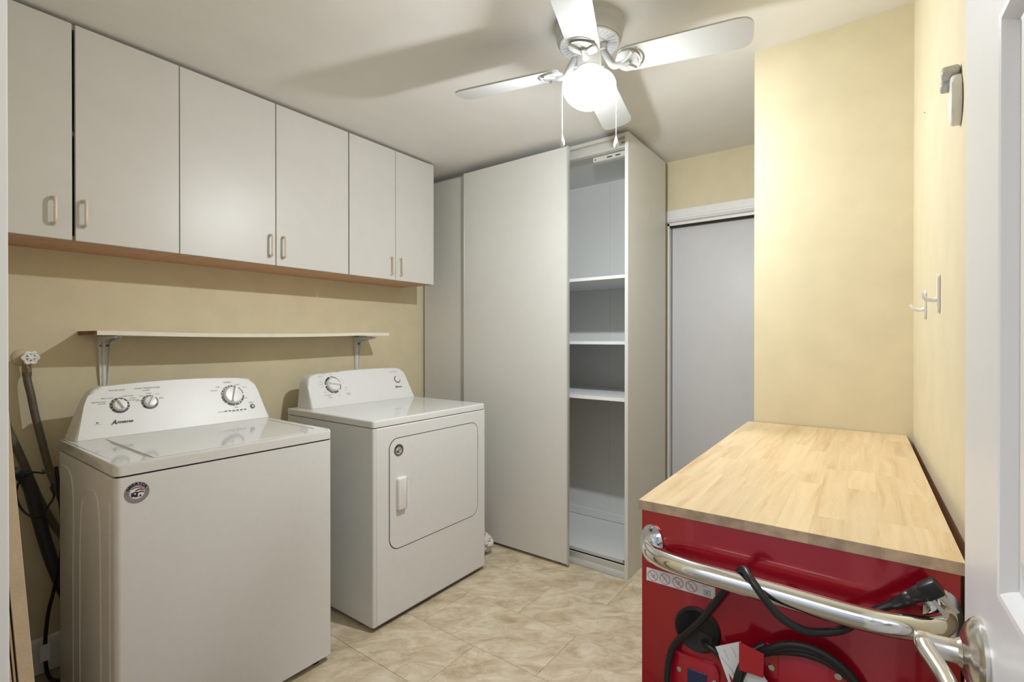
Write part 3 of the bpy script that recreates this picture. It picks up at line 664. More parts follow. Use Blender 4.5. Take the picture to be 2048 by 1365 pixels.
# ------------------------------------------------------------------ wardrobe
def wardrobe():
    XF, XK, Y0, Y1, ZT = 2.4447, 3.013, 1.0464, 2.546, 2.364
    c = thing('wardrobe', 'tall white sliding-door wardrobe, right side open showing empty shelves', 'wardrobe', ((XF + XK) / 2, (Y0 + Y1) / 2, 0))
    bm = B(); box(bm, XF, XK, Y0, Y0 + .018, 0, ZT, .001, 1); obj('side_panel', bm, WARD, c, smooth=0)
    bm = B(); box(bm, XF, XK, Y1 - .018, Y1, 0, ZT, .001, 1); obj('side_panel', bm, WARD, c, smooth=0)
    bm = B(); box(bm, XF + .06, XK, 1.778, 1.814, 0.07, ZT - .02); obj('divider', bm, WARDI, c, smooth=0)
    bm = B(); box(bm, XF + .032, XK, Y0 + .018, Y1 - .018, ZT - .05, ZT); obj('top_panel', bm, WARDI, c, smooth=0)
    bm = B(); box(bm, XF + .062, XK, Y0 + .018, Y1 - .018, 0.052, 0.070); obj('bottom_panel', bm, WARDI, c, smooth=0)
    bm = B(); box(bm, XF + .095, XF + .11, Y0 + .018, Y1 - .018, 0.0, 0.052); obj('plinth', bm, DARK, c, smooth=0)
    for a, b in ((Y0 + .018, 1.4145), (1.4155, 1.778), (1.814, Y1 - .018)):
        bm = B(); box(bm, XK - .005, XK - .001, a, b, 0.05, ZT - .05); obj('back_panel', bm, WARDI, c, smooth=0)
    bm = B(); box(bm, XK - .02, XK - .006, Y0 + .018, 1.778, .072, .125, .002, 1); obj('back_rail', bm, WARDI, c, smooth=0)
    for z in (1.612, 1.251, .944):
        bm = B(); box(bm, 2.50 if z > 1 else 2.475, XK - .006, Y0 + .0185, 1.7775, z - .009, z + .009, .0008, 1); obj('shelf', bm, mat('shelf_white', (.84, .85, .85), .35) if z > 1.6 else bpy.data.materials['shelf_white'], c, smooth=0)
    # head rail and floor rail (extrusions)
    bm = B()
    prism(bm, [(x, Y0 + .018, z) for x, z in ((XF, ZT - .001), (XF, ZT - .020), (XF + .024, ZT - .020), (XF + .024, ZT - .062), (XF + .008, ZT - .064), (XF + .008, ZT - .074), (XF + .030, ZT - .078), (XF + .031, ZT - .078), (XF + .031, ZT - .001))], (0, Y1 - Y0 - .036, 0))
    obj('head_rail', bm, ALU, c, smooth=0, label='grey metal sliding rail at the top')
    bm = B()
    prism(bm, [(x, Y0 + .018, z) for x, z in ((XF + .001, .002), (XF + .001, .010), (XF + .026, .020), (XF + .029, .024), (XF + .029, .056), (XF + .031, .058), (XF + .035, .058), (XF + .035, .002))], (0, Y1 - Y0 - .036, 0))
    obj('floor_rail', bm, ALU, c, smooth=0, label='grey metal guide rail at the bottom')
    bm = B(); box(bm, XF - .004, XF + .002, Y0 - .0005, Y0 + .0185, 0.0, ZT - .006, .0012, 1); obj('edge_strip', bm, WARD, c, smooth=0)
    # soft-close box under the head rail
    bm = B(); box(bm, XF + .034, XF + .075, Y0 + .022, Y0 + .225, ZT - .110, ZT - .080, .003, 1); damper = obj('damper', bm, ALU, c, smooth=0)
    bm = B()
    for y, l in ((Y0 + .06, .028), (Y0 + .108, .03), (Y0 + .205, .006)): box(bm, XF + .0325, XF + .036, y, y + l, ZT - .1, ZT - .094)
    obj('damper_slots', bm, DARK, damper, smooth=0, kind='stuff')
    for y in (Y0 + .03, Y0 + .042):
        bm = B(); cyl(bm, (XF + .0245, y, ZT - .042), (XF + .0225, y, ZT - .042), .004, n=12); obj('screw', bm, DARK, c)
    for y, x in ((Y0 + .05, XF + .06), (Y0 + .035, XF + .075)):
        bm = B(); cyl(bm, (x, y, .068), (x, y, .0695), .005, n=12); obj('screw', bm, PRINTB, c)
    # doors
    def sdoor(x, ya, yb, lab):
        bm = B(); box(bm, x, x + .016, ya + .006, yb - .006, .018, 2.342, .0008, 1)
        d = obj('sliding_door', bm, WARD, c, smooth=0, label=lab)
        for a, b in ((ya, ya + .007), (yb - .007, yb)):
            bm = B(); box(bm, x - .001, x + .021, a, b, .014, 2.345, .0008, 1); obj('edge_profile', bm, ALU, d, smooth=0)
        for y in (ya + .06, yb - .06):
            bm = B(); cyl(bm, (x + .015, y, 0.024), (x + .027, y, 0.024), .018, n=18); obj('roller', bm, BLK, d)
    sdoor(2.380, 1.3735, 2.148, 'right-hand sliding door, pushed over the left one')
    sdoor(2.4135, 1.79, 2.545, 'left-hand sliding door, set further back')
wardrobe()

# ------------------------------------------------------------------ ceiling fan
def fan():
    C = Vector((1.57, 0.819, 0))
    c = thing('ceiling_fan', 'white four-blade hugger ceiling fan with a lit globe lamp', 'ceiling fan', (C.x, C.y, CZ))
    T = Matrix.Translation(C)
    bm = B(); lathe(bm, [(0, CZ), (.121, CZ), (.119, CZ - .004), (.119, CZ - .014), (.1215, CZ - .018), (.1215, CZ - .024), (.118, CZ - .030), (.117, CZ - .036), (.1155, CZ - .052), (.112, CZ - .064), (.1075, CZ - .0695), (0, CZ - .0695)], T, 56)
    hs = obj('motor_housing', bm, FANW, c, smooth=30)
    zb = CZ - .070
    bm = B(); lathe(bm, [(0, zb + .002), (.106, zb + .002), (.106, zb - .004), (.102, zb - .007), (.062, zb - .007), (.058, zb - .011), (.046, zb - .011), (.046, zb - .016), (0, zb - .016)], T, 56)
    pl = obj('motor_plate', bm, FANW, c, smooth=30)
    bm = B()
    for i in range(32):
        a = 2 * PI * i / 32; m = T @ Matrix.Rotation(a, 4, 'Z')
        t = B(); prism(t, [(p[0], p[1], zb - .0072) for p in rrect(.068, .096, -.0032, .0032, .003, 3)], (0, 0, -.0006)); join(bm, t, m)
    obj('vent_slots', bm, PRINT, pl, smooth=0, kind='stuff')
    # blades and irons
    zbl = 2.236
    for k in range(4):
        ang = math.radians(13 + 90 * k + (0, 0, 6.5, 0)[k]); R = T @ Matrix.Rotation(ang, 4, 'Z')
        pit = math.radians(-12)
        P = R @ Matrix.Translation((0, 0, zbl)) @ Matrix.Rotation(pit, 4, 'X')
        out = [(.105, -.038), (.120, -.052), (.145, -.056), (.472, -.064), (.502, -.060), (.519, -.046), (.525, -.026), (.525, .030), (.517, .052), (.498, .063), (.472, .064), (.145, .056), (.120, .052), (.105, .038)]
        out = rounded_poly(out, [.008] * len(out), 2)
        bm = B(); t = B(); prism(t, [(x, y, -.003) for x, y in out], (0, 0, .006)); join(bm, t, P)
        b = obj('blade', bm, FANW, c, smooth=30)
        # blade iron: curved arm, then a flared shield under the blade root
        bm = B()
        pts = [R @ Vector(v) for v in ((.042, 0, zb - .030), (.054, 0, zb - .042), (.068, 0, zb - .066), (.084, 0, zbl - .010), (.106, 0, zbl - .015), (.140, 0, zbl - .011))]
        tube(bm, pts, lambda s: .0085 + .004 * math.sin(s * PI), n=12, k=6, sx=1.0)
        t = B(); box(t, .034, .062, -.016, .016, zb - .036, zb - .012, .004, 2); join(bm, t, R)
        t = B(); sh = [(.094, -.012), (.108, -.038), (.122, -.049), (.144, -.048), (.162, -.038), (.170, -.014), (.170, .014), (.162, .038), (.144, .048), (.122, .049), (.108, .038), (.094, .012)]
        prism(t, [(x, y, -.0105) for x, y in sh], (0, 0, .0068), bev=.003, seg=2); join(bm, t, P)
        iron = obj('blade_iron', bm, FANW, c, smooth=40)
        bm = B(); m2 = P @ Matrix.Translation((.126, 0, -.0105)) @ Matrix.Rotation(PI, 4, 'X')
        ring(bm, m2, .046, .053, -.72, .72, .0008, n=14); obj('iron_slot', bm, PRINT, iron, smooth=0)
        for q in (.55, -.55):
            bm = B(); tube(bm, [P @ Vector(v) for v in ((.108, 0, -.013), (.128, .010 * (1 if q > 0 else -1), -.013), (.149, .030 * (1 if q > 0 else -1), -.012), (.157, .040 * (1 if q > 0 else -1), -.0105))], .005, n=8, k=4)
            obj('iron_rib', bm, FANW, iron)
    # switch housing, fitter and globe
    bm = B(); lathe(bm, [(0, zb - .014), (.036, zb - .014), (.0425, zb - .020), (.043, zb - .026), (.043, zb - .088), (.046, zb - .092), (.046, zb - .106), (0, zb - .106)], T, 40)
    sw = obj('switch_housing', bm, PLW, c, smooth=30)
    bm = B(); cv = Vector((-.0428 * .80, -.0428 * .6, 0)); m = frame_from(C + Vector((0, 0, zb - .045)) + cv * .99, Vector((-.72, -.69, 0)))
    lathe(bm, [(0, 0), (.005, 0), (.004, .003), (0, .0035)], frame_from(C + Vector((.0105 - .043 * .62, -.043 * .82 + .004, zb - .055)), Vector((-.6, -.8, 0))), 14)
    obj('screw', bm, STEEL, sw)
    zg = zb - .108
    bm = B(); prof = [(.045, zg + .004), (.055, zg - .002), (.075, zg - .012), (.088, zg - .025), (.0935, zg - .042), (.092, zg - .056), (.084, zg - .074), (.069, zg - .092), (.048, zg - .108), (.025, zg - .117), (0, zg - .1205)]
    P2 = spline([(r, 0, z) for r, z in prof], 3)
    lathe(bm, [(max(0, p.x), p.z) for p in P2[:-1]] + [(0, P2[-1].z)], T, 56, cap=False)
    g = obj('globe_shade', bm, LAMP, c, smooth=60, label='lit white milk-glass globe')
    bm = B(); lathe(bm, [(0, zg - .068), (.044, zg - .068), (.046, zg - .062), (.036, zg - .030), (.016, zg - .010), (.014, zg + .002), (0, zg + .002)], T, 28)
    obj('bulb_base_shield', bm, PLW, c, smooth=40)  # unseen bulb base, shaped wide to block light going up to ceiling and blades
    d = bpy.data.lights.new('bulb', 'POINT'); d.energy = BULB_WATTS; d.color = (0.91, 0.96, 1.0); d.shadow_soft_size = 0.016
    o = bpy.data.objects.new('bulb', d); o.location = C + Vector((0, 0, zg - .0845)); COL.objects.link(o)
    d = bpy.data.lights.new('bulb_down_fill', 'AREA'); d.shape = 'DISK'; d.size = .05; d.energy = BULB_WATTS * .33; d.color = (0.91, 0.96, 1.0)  # second light added inside the globe to strengthen what falls downward
    o = bpy.data.objects.new('bulb_down_fill', d); o.location = C + Vector((0, 0, zg - .0705)); COL.objects.link(o)
    # pull chains: over the globe's shoulder, then straight down
    for sgn, zend, lab in ((1, 1.966, 'fine pull chain with a clear drop, left of the globe'), (-1, 1.961, 'fine pull chain with a white drop, right of the globe')):
        d = Vector((-.80 * 0 + rgt.x * -sgn, rgt.y * -sgn, 0)); q = d * .0925
        bm = B()
        pts = [C + d * .044 + Vector((0, 0, zb - .080)), C + d * .070 + Vector((0, 0, zg - .004)), C + d * .0925 + Vector((0, 0, zg - .024)), C + d * .096 + Vector((0, 0, zg - .042)), C + d * .096 + Vector((0, 0, zend + .03))]
        tube(bm, pts, .0007, n=6, k=1, smooth=False)
        cyl(bm, C + d * .040 + Vector((0, 0, zb - .080)), C + d * .052 + Vector((0, 0, zb - .082)), .004, n=10)
        z = zend + .03
        while z < zg - .06:
            bmesh.ops.create_icosphere(bm, subdivisions=1, radius=.0014, matrix=Matrix.Translation(C + d * .096 + Vector((0, 0, z)))); z += .0055
        ch = obj('pull_chain', bm, PLW, c, label=lab)
        bm = B(); m = Matrix.Translation(C + d * .096 + Vector((0, 0, zend - .012)))
        lathe(bm, [(0, 0), (.006, .002), (.0095, .010), (.0085, .020), (.005, .032), (.002, .042), (0, .043)], m, 18); obj('pendant', bm, CLEAR if sgn > 0 else PLW, ch)
fan()

# ------------------------------------------------------------------ red rolling tool cart
TH = .018; P0 = Vector((.9405, .380, 0))
CM = Matrix.Translation(P0) @ Matrix(((math.cos(TH), math.sin(TH), 0, 0), (math.sin(TH), -math.cos(TH), 0, 0), (0, 0, 1, 0), (0, 0, 0, 1)))
# cart coordinates: d = away from the doorway, u = to the right, z = up
def cw(u, z, d): return CM @ Vector((d, u, z))
CMZ = basis((0, 0, 0), (0, 1, 0), (0, 0, 1))
def face(u, z, d=0.006):      # frame on the near face: x right, y up, z towards the doorway
    o = cw(u, z, d); x = (CM.to_3x3() @ Vector((0, 1, 0))); return basis(o, x, (0, 0, 1))
CL, CWD = 1.155, .484
cart = thing('tool_cart', 'glossy red rolling tool cart with pale wooden top and chrome push handle', 'tool cart', (P0.x, P0.y, 0))
def cobj(name, t, m, parent, **k):
    b = B(); join(b, t, CM); return obj(name, b, m, parent, **k)
def build_cart():
    t = B(); box(t, .005, CL - .005, .004, CWD - .004, .13, .9315, .003, 2)
    body = cobj('body', t, RED, cart, smooth=40)
    t = B(); box(t, .002, CL - .002, .002, CWD - .002, .9315, .936)
    top = cobj('worktop', t, WOOD, cart, smooth=0, label='pale jointed hardwood worktop')
    # staves
    rng = random.Random(11); n = 10; wst = CWD / n
    for i in range(n):
        p = 0.0; first = True
        while p < CL - 1e-4:
            L = rng.uniform(.16, .42) if not first else rng.uniform(.1, .40); first = False
            q = p + L
            if CL - q < .10: q = CL
            t = B(); dz = rng.uniform(-.00015, .00015)
            box(t, p, q, i * wst, (i + 1) * wst, .9315 if p == 0 or q == CL else .936, .9500 + dz)
            if p == 0 or q == CL: pass
            for f in t.faces:
                if p == 0 and abs(f.calc_center_median().x) < 1e-5: f.material_index = 1
            b2 = B(); vm = {v_: b2.verts.new(CM @ v_.co) for v_ in t.verts}
            for f in t.faces: b2.faces.new([vm[v_] for v_ in f.verts]).material_index = f.material_index
            t.free(); obj('stave', b2, [WOOD, ENDG], top, smooth=0); p = q
    for (d, u) in ((.09, .06), (.09, CWD - .06), (CL - .09, .06), (CL - .09, CWD - .06)):
        t = B(); cyl(t, (d, u - .018, .055), (d, u + .018, .055), .055, n=24, bev=.006)
        box(t, d - .03, d + .03, u - .03, u - .022, .05, .125); box(t, d - .03, d + .03, u + .022, u + .03, .05, .125); box(t, d - .04, d + .04, u - .035, u + .035, .122, .131)
        cobj('caster', t, BLK, cart)
    # push handle
    hz = .8675; dd = -.072; r = .0168
    t = B()
    tube(t, [(.004, .026, hz - .001), (-.010, .0275, hz - .0015), (-.024, .034, hz - .002), (-.038, .047, hz - .002), (-.050, .067, hz - .0015), (-.059, .094, hz - .001), (-.064, .125, hz - .001), (-.067, .17, hz - .001), (-.067, .242, hz - .002), (-.067, .340, hz - .0045), (-.064, .385, hz - .005), (-.056, .420, hz - .004), (-.043, .443, hz - .002), (-.022, .456, hz), (.004, .459, hz)], r, n=24, k=8)
    h = cobj('push_handle', t, CHROME, cart, smooth=60, label='bent chrome tube push handle')
    for u in (.0255, .4595):
        t = B(); prism(t, [(0.0045, u + .0225 * math.cos(a), hz + .038 * math.sin(a)) for a in [2 * PI * i / 36 for i in range(36)]], (-.004, 0, 0), bev=0)
        fl_ = cobj('flange', t, CHROME, h, smooth=40)
        for s in (1, -1):
            t = B(); cyl(t, (.0008, u - .0 * s, hz + s * .0275), (-.0015, u, hz + s * .0275), .0055, n=16); cyl(t, (-.0012, u, hz + s * .0275), (-.0018, u, hz + s * .0275), .0028, n=6, mi=1); cobj('screw', t, [STEEL, PRINTB], h)
    # warning sticker
    t = B(); box(t, .0040, .0048, .0146, .1440, .7920, .8174); st = cobj('warning_sticker', t, PAPER, cart, smooth=0, label='white sticker with prohibition signs')
    b = B(); cz = .8035
    for i, u in enumerate((.0275, .0515, .0765, .1015)):
        m = face(u, cz + .0005, .0038); ring(b, m, .0092, .0103, 0, 2 * PI, .0003, n=28)
        tt = B(); prism(tt, [(-.0075, .0067, .0004), (-.0067, .0075, .0004), (.0075, -.0067, .0004), (.0067, -.0075, .0004)], (0, 0, .0001)); join(b, tt, m)
        tt = B()
        for k, (x, y, w, hh) in enumerate(((-.002, -.004, .005, .003), (.001, .000, .003, .004), (-.005, -.001, .002, .002)) if i % 2 == 0 else ((-.004, -.005, .002, .002), (.001, -.005, .002, .002), (-.003, -.001, .006, .0012), (.0, .002, .0012, .004))): prism(tt, [(x, y, .0003), (x + w, y, .0003), (x + w, y + hh, .0003), (x, y + hh, .0003)], (0, 0, .00008), mi=0)
        join(b, tt, m, mi=1)
    m = face(.130, .8005, .0038); tt = B()
    for x, y, w, hh in ((-.006, -.005, .0012, .010), (.0045, -.005, .0012, .010), (-.006, .004, .0115, .001), (-.006, -.0055, .0115, .001), (-.003, -.003, .005, .006)): prism(tt, [(x, y, .0003), (x + w, y, .0003), (x + w, y + hh, .0003), (x, y + hh, .0003)], (0, 0, .0001))
    join(b, tt, m, mi=2); text(b, 'Max.', face(.121, .8105, .0038), .005, h=.0004, mi=2)
    obj('sticker_print', b, [PINKP, PRINT, PRINT], st, smooth=0, kind='stuff')
    # rubber grommet
    b = B(); m = face(.1125, .7268, .005)
    lathe(b, [(0, 0), (.041, 0), (.0415, .003), (.038, .007), (.034, .006), (.030, .004), (0, .004)], m, 44)
    g = obj('cable_grommet', b, BLK, cart, smooth=40, label='round black rubber cable port')
    b = B(); t = B(); prism(t, [(.000, -.030, .0042), (.026, -.022, .0042), (.028, -.004, .0042), (.004, .002, .0042)], (0, 0, .0012)); join(b, t, m); obj('grommet_slot', b, PRINTB, g, smooth=0)
    # outlet plate with dark glossy insert
    b = B(); t = B(); prism(t, [(p[0], p[1], .006) for p in rrect(.066, .1515, .520, .6745, .014, 5)], (0, 0, -.006), bev=.0015, seg=2); join(b, t, face(0, 0, .005)); pl = obj('outlet_plate', b, RED2, cart, smooth=40)
    b = B(); t = B(); box(t, .096, .131, .545, .652, .0055, .008, .001, 1); box(t, .0975, .1295, .609, .6105, .0078, .0086); join(b, t, face(0, 0, .005)); obj('outlet_insert', b, NAVY, pl, smooth=0, label='glossy dark blue outlet insert')
    for u, z in ((.0805, .6435), (.1452, .6435)):
        b = B(); lathe(b, [(0, .005), (.005, .006), (.0045, .0085), (.002, .0092), (0, .0092)], face(u, z, .005), 16); obj('screw', b, STEEL, pl)
    # round cord holder
    b = B(); lathe(b, [(0, 0), (.098, 0), (.099, .003), (.094, .006), (0, .006)], face(.285, .648, .005), 56); ch = obj('cord_holder', b, RED2, cart, smooth=40)
    for q in ((.226, .247, .690, .746), (.320, .345, .690, .744)):
        b = B(); t = B(); prism(t, [(p[0], p[1], .0060) for p in rrect(*q, .004, 3)], (0, 0, .0025), bev=0); join(b, t, face(0, 0, .005)); obj('holder_lug', b, RED2, ch, smooth=0)
    for u, z in ((.2375, .7335), (.2375, .7085), (.3325, .7310)):
        b = B(); lathe(b, [(0, .0085), (.0056, .0085), (.005, .0115), (.0022, .0120), (0, .0112)], face(u, z, .005), 16); obj('screw', b, STEEL, ch)
build_cart()
# mains cord looped over the handle, ending in a plug
t = B()
pts = [(.024, .06, .50), (-.010, .0605, .575), (-.012, .061, .63), (-.012, .068, .675), (-.014, .083, .705), (-.018, .105, .733), (-.022, .128, .764), (-.024, .147, .795), (-.028, .163, .822), (-.042, .184, .858), (-.062, .203, .8895), (-.086, .219, .8865), (-.0945, .238, .868), (-.0935, .259, .845), (-.086, .284, .831), (-.074, .305, .826), (-.056, .338, .832), (-.040, .362, .848), (-.032, .385, .868), (-.030, .408, .885)]
pts = pts[1:]
power = thing('power_cord', 'black power cord draped over the chrome handle, plug resting at its right end', 'power cord', tuple(cw(.2, .8, -.05)))
tube(t, pts, .0062, n=12, k=8); cobj('cable', t, BLK, power, smooth=60)
def plug():
    a = cw(.404, .881, -.030); bpt = cw(.452, .921, -.030); ax = (bpt - a).normalized(); nz = (CM.to_3x3() @ Vector((-1, 0, 0)))
    side = ax.cross(nz).normalized(); m = Matrix((ax, side, nz)).transposed().to_4x4(); m.translation = a
    b = B(); lathe(b, [(0, -.004), (.0075, -.004), (.0085, .012), (.0100, .014), (.0100, .022), (.0090, .024), (.0115, .034), (.0115, .046), (0, .048)], basis(a, nz, side), 20)
    t = B(); box(t, .038, .064, -.012, .011, -.012, .012, .0045, 2); join(b, t, m)
    pg = obj('plug', b, BLK, power, smooth=40)
    def prong(f):
        b = B(); t = B(); f(t); join(b, t, m); obj('prong', b, NICK, pg)
    prong(lambda t: box(t, .041, .047, .010, .036, .0045, .006, .0003, 1))
    prong(lambda t: box(t, .055, .061, .010, .036, .0045, .006, .0003, 1))
    prong(lambda t: cyl(t, (.051, .010, -.007), (.051, .033, -.007), .0022, n=12))
plug()
# coiled cord on the round holder
coil = thing('extension_cord', 'black cord coiled round the red holder on the cart', 'extension cord', tuple(cw(.28, .65, -.02)))
t = B(); pts = []
for k in range(0, 61):
    a = math.radians(200 - k * 16.5); rr = .100 + .004 * math.sin(k * .9); dd = -.012 - .0035 * (k // 22) - .004 * math.sin(a * 1.0)
    pts.append((dd, .285 + rr * math.cos(a) + .003 * (k // 22), .655 + rr * 1.02 * math.sin(a) + .006 * (k // 22)))
tube(t, pts, .0058, n=10, k=3)
cobj('cable', t, BLK, coil, smooth=60)
t = B(); tube(t, [(-.030, .188, .56), (-.034, .187, .62), (-.036, .186, .66), (-.034, .189, .69), (-.028, .198, .716), (-.018, .212, .735), (-.012, .228, .748)], .0055, n=10, k=6); cobj('cable_end', t, BLK, coil, smooth=60)
t = B(); tube(t, [(.003, .124, .708), (-.012, .132, .7135), (-.016, .146, .711), (-.0155, .160, .700), (-.014, .172, .688)], .0052, n=10, k=6); cobj('cable_end', t, BLK, coil, smooth=60)
# paper tag tied to the cord
tagp = thing('paper_tag', 'printed white paper tag with a red band, hanging on the coiled cord', 'tag', tuple(cw(.2, .7, -.03)))
def sheet(ps, th=.0006):
    t = B(); prism(t, ps, (-th, 0, 0)); return t
cobj('leaflet', sheet([(-.020, .1500, .7205), (-.020, .1915, .7445), (-.020, .2550, .665), (-.020, .2700, .600), (-.020, .2350, .560), (-.020, .1980, .630)]), PAPER, tagp, smooth=0)
cobj('leaflet', sheet([(-.024, .1560, .711), (-.024, .1780, .690), (-.024, .2150, .600), (-.024, .1900, .585), (-.024, .1740, .665)]), PAPER, tagp, smooth=0)
cobj('red_stripe', sheet([(-.0252, .1735, .684), (-.0252, .1800, .676), (-.0252, .198, .645), (-.0252, .189, .642), (-.0252, .1815, .655)]), RED2, tagp, smooth=0)
t = B()
prism(t, [(-.0430, .1935, .7565), (-.0430, .2315, .7495), (-.0430, .2310, .7095), (-.0430, .1935, .7085)], (-.0008, 0, 0)); prism(t, [(-.0430, .1935, .7565), (-.0430, .1935, .7085), (-.0215, .1920, .7080), (-.0215, .1920, .7440)], (0, .0008, 0))
cobj('red_band', t, RED2, tagp, smooth=0, label='folded red band')
b = B(); 
for i in range(7):
    for j in range(2):
        m = face(.1640 + .0125 * j + .006 * i * .9, .7205 - .0125 * i * .95 + .009 * j, -.0212) @ Matrix.Rotation(math.radians(-62), 4, 'Z')
        text(b, 'do not remove'[:9 + (i * 3) % 4], m, .0042, h=.0004) if i % 3 == 0 else None
obj('tag_print', b, PRINT, tagp, smooth=0, kind='stuff')

# ------------------------------------------------------------------ plumbing and cords left of the washer
v = thing('water_valve', 'white round-handled water valve on the wall left of the washer', 'valve', (.395, YW, 1.203))
bm = B(); lathe(bm, [(0, 0), (.033, 0), (.032, .003), (.022, .010), (.012, .013), (0, .013)], frame_from((.394, YW, 1.203), (0, -1, 0)), 36); obj('escutcheon', bm, YEL, v, smooth=40, label='wall plate painted yellow like the wall')
bm = B(); cyl(bm, (.396, YW - .010, 1.203), (.398, YW - .050, 1.203), .012, n=18); cyl(bm, (.398, YW - .040, 1.203), (.398, YW - .040, 1.160), .011, .0125, n=18); cyl(bm, (.398, YW - .040, 1.166), (.398, YW - .040, 1.148), .0145, n=6)
cyl(bm, (.398, YW - .05, 1.203), (.401, YW - .073, 1.203), .006, n=12); obj('valve_body', bm, BRASS, v)
def handwheel():
    m = frame_from((.403, YW - .072, 1.203), (.12, -1, .05)); bm = B(); n = 72; ro = []
    for i in range(n + 1):
        a = 2 * PI * i / n; r = .0200 + .0026 * math.cos(6 * a); ro.append(m @ Vector((r * math.cos(a), r * math.sin(a), 0)))
    tube(bm, ro, .0048, n=8, k=1, smooth=False)
    for i in range(6):
        a = 2 * PI * i / 6; tube(bm, [m @ Vector((.006 * math.cos(a), .006 * math.sin(a), .001)), m @ Vector((.021 * math.cos(a), .021 * math.sin(a), 0))], .0036, n=8, k=1, smooth=False)
    lathe(bm, [(0, -.004), (.008, -.004), (.008, .004), (.004, .006), (0, .006)], m, 18); obj('handwheel', bm, PLW, v)
handwheel()
bm = B(); tube(bm, [(.398, 2.515, 1.148), (.3985, 2.512, 1.12), (.406, 2.505, 1.07), (.417, 2.50, .99), (.432, 2.49, .90), (.442, 2.485, .84), (.456, 2.475, .765), (.474, 2.465, .70), (.49, 2.455, .64), (.52, 2.44, .56)], .0118, n=14)
for z in (1.135,): cyl(bm, (.398, 2.514, z), (.3975, 2.5145, z + .014), .0135, n=16)
tag(obj('water_hose', bm, BRNH, smooth=60), 'brown supply hose running down from the round-handled wall valve', 'hose')
bm = B(); tube(bm, [(.325, 2.525, 1.03), (.343, 2.52, .965), (.362, 2.515, .90), (.392, 2.51, .80), (.428, 2.505, .675), (.474, 2.50, .555), (.53, 2.48, .44)], .0125, n=14)
tag(obj('water_hose', bm, BRNH, smooth=60), 'second brown hose, emerging behind the leaning boards and passing behind the fat black hose', 'hose')
bm = B(); tube(bm, [(.27, 2.36, .765), (.305, 2.38, .795), (.343, 2.40, .808), (.368, 2.41, .792), (.388, 2.42, .750), (.406, 2.43, .665), (.432, 2.44, .535), (.462, 2.445, .41), (.50, 2.45, .29), (.55, 2.46, .2)], .0195, n=18)
tag(obj('drain_hose', bm, BLKH, smooth=60), 'fat black drain hose bending over left of the washer', 'hose')
bm = B(); tube(bm, [(.455, 2.43, .695), (.435, 2.395, .672), (.412, 2.37, .650), (.392, 2.36, .647), (.372, 2.385, .665), (.356, 2.39, .700), (.350, 2.39, .745), (.362, 2.38, .785), (.386, 2.365, .806), (.416, 2.36, .798), (.43, 2.46, .79)][::-1] + [(.450, 2.445, .72), (.456, 2.455, .735)], .0035, n=8)
tag(obj('cable', bm, BLK, smooth=60), 'thin black cable looped round the fat black hose', 'cable')
pc = thing('power_cord', 'black washer power cord hanging to the floor, white tag near its foot', 'power cord', (.45, 2.45, 0))
bm = B(); tube(bm, [(.462, 2.435, .80), (.470, 2.43, .70), (.4745, 2.42, .61), (.475, 2.42, .50), (.468, 2.425, .43), (.455, 2.44, .34), (.4415, 2.45, .256), (.4345, 2.455, .15), (.437, 2.452, .06), (.452, 2.445, .012), (.49, 2.42, .0065), (.53, 2.41, .0065)], .0062, n=10); obj('cable', bm, BLK, pc, smooth=60)
bm = B(); box(bm, .4185, .4455, 2.4435, 2.4445, .092, .152); obj('tag', bm, PAPER, pc, smooth=0, label='small white wrap tag')

# ------------------------------------------------------------------ boards leaning in the corner left of the washer
def boards():
    lab = ['thick beige board, outermost of the stack leaning left of the washer', 'thin beige board directly behind the thick outermost leaning board', 'thin beige board, second behind the thick outermost leaning board', 'thin beige board, third behind the thick outermost leaning board', 'thin beige board at the back of the leaning stack, nearest the wall']
    tilt = math.radians(3.7); y0, y1 = 1.2, 2.15; Lh = 1.50; ths = (.0195, .0028, .0028, .0028, .0028); off = 0.0
    for i, (l, th) in enumerate(zip(lab, ths)):
        bm = B(); box(bm, -th, 0, y0 + .0015 * (i % 2), y1 - .04 * (i % 3), 0, Lh - .03 * i, .0006, 1)
        m = Matrix.Translation((.2412 - off, 0, .0005 + th * math.sin(tilt))) @ Matrix.Rotation(-tilt, 4, 'Y'); bm.transform(m)
        tag(obj('leaning_board', bm, BEIGE, smooth=0), l, 'board', 'boards leaning in the corner'); off += (th + (.0026)) / math.cos(tilt)
boards()

# ------------------------------------------------------------------ small things on the right wall
def hook(x, z0, z1, label):
    y = ywall(x); c = thing('wall_hook', label, 'hook', (x, y, z0), group='adhesive hooks on the right wall'); zc = z0 + (z1 - z0) * .36
    bm = B(); t = B(); prism(t, [(p[0], y + .0005, p[1]) for p in rrect(x - .011, x + .011, z0, z1, .010, 5)], (0, .0045, 0), bev=0); join(bm, t); obj('back_plate', bm, PLW, c, smooth=30)
    bm = B(); tube(bm, [(x, y + .003, zc), (x - .001, y + .012, zc - .003), (x - .002, y + .022, zc - .001), (x - .002, y + .029, zc + .006), (x - .001, y + .032, zc + .013)], lambda s: .0052 - .0016 * s, n=10, k=5); obj('arm', bm, PLW, c)
hook(1.735, 1.325, 1.402, 'white plastic wall hook further from the open door, nearer the far corner')
hook(1.468, 1.331, 1.418, 'white plastic wall hook nearer the open door, slightly larger in view')
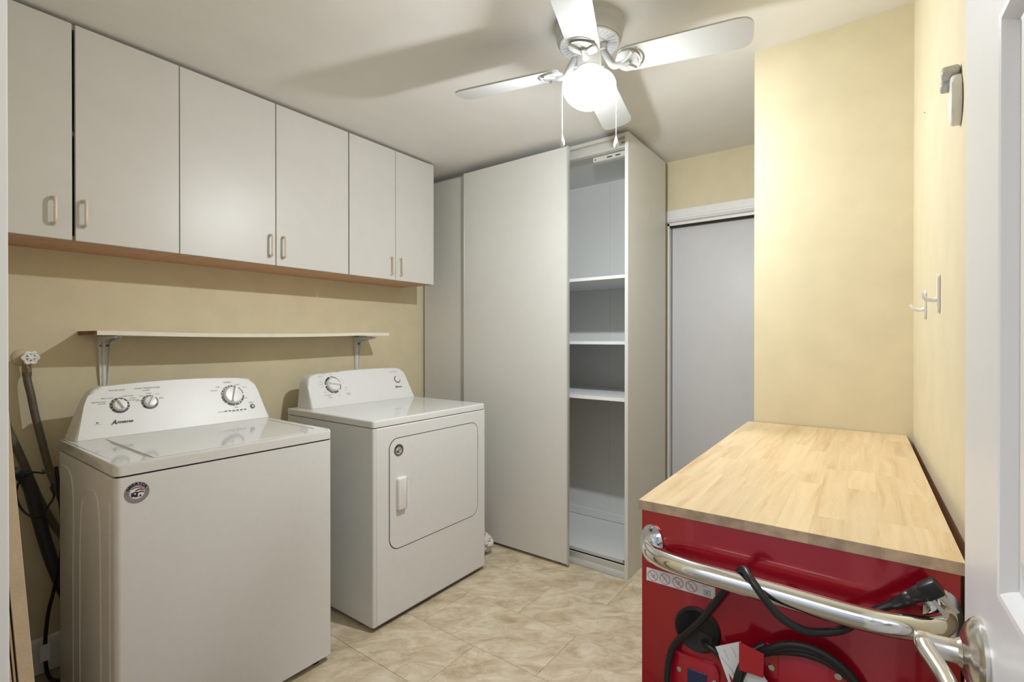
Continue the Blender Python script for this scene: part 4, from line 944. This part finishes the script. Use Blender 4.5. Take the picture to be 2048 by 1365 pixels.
def clip():
    x = 1.20; y = ywall(x); c = thing('wall_clip', 'white oval wall clip with two grey prongs, partly hidden by the open door', 'clip', (x, y, 1.66))
    bm = B(); t = B(); out = [(x + .028 * math.cos(a), y + .0005, 1.705 + .046 * math.sin(a)) for a in [2 * PI * i / 32 for i in range(32)]]
    prism(t, [(p[0], p[1] + .014, p[2]) for p in out], (0, -.014, 0), bev=.006, seg=3); join(bm, t); obj('plate', bm, PLW, c, smooth=40)
    for dx, dz in ((.020, .000), (.002, .016)):
        bm = B(); t = B(); box(t, -.010, .010, 0, .026, -.010, .010, .005, 3); join(bm, t, Matrix.Translation((x + dx, y + .001, 1.742 + dz)) @ Matrix.Rotation(.5, 4, 'Y')); obj('prong', bm, mat('grey_plastic', (.55, .56, .55), .35) if dx > .01 else bpy.data.materials['grey_plastic'], c, smooth=40)
clip()
bm = B(); xx = 1.77; cyl(bm, (xx + .012, ywall(xx) - .001, 1.897), (xx - .012, ywall(xx) + .004, 1.893), .0009, n=6); tag(obj('nail', bm, PRINT), 'tiny bent dark nail in the right wall above the hooks', 'nail')

# ------------------------------------------------------------------ cloth bundle by the dryer foot
def cloth():
    c = thing('cloth_bundle', 'crumpled white and pink cloth bundle on the floor between dryer and wardrobe', 'cloth', (2.245, 1.88, 0))
    for nm, cen, rad, m, s in (('white_cloth', (2.235, 1.90, .070), (.070, .10, .068), CLOTHW, 3), ('pink_cloth', (2.212, 1.905, .138), (.055, .07, .050), CLOTHP, 9)):
        bm = B(); bmesh.ops.create_icosphere(bm, subdivisions=5, radius=1.0)
        for v_ in bm.verts:
            p = v_.co.copy(); q = Vector((p.x * 1.6, p.y * 1.2, p.z * 2.6)) + Vector((s, s * .7, 0))
            f = abs(noise.noise(q * 1.5 + Vector((0, 0, noise.noise(p * 1.3) * 1.2)))); f2 = noise.noise(p * 1.1 + Vector((s, 0, 0)))
            k = 1.0 - .26 * max(0, .30 - f) / .30 + .10 * f2
            v_.co = Vector((cen[0] + rad[0] * p.x * k, cen[1] + rad[1] * p.y * k, max(.001, cen[2] + rad[2] * p.z * k)))
        obj(nm, bm, m, c, smooth=180)
cloth()
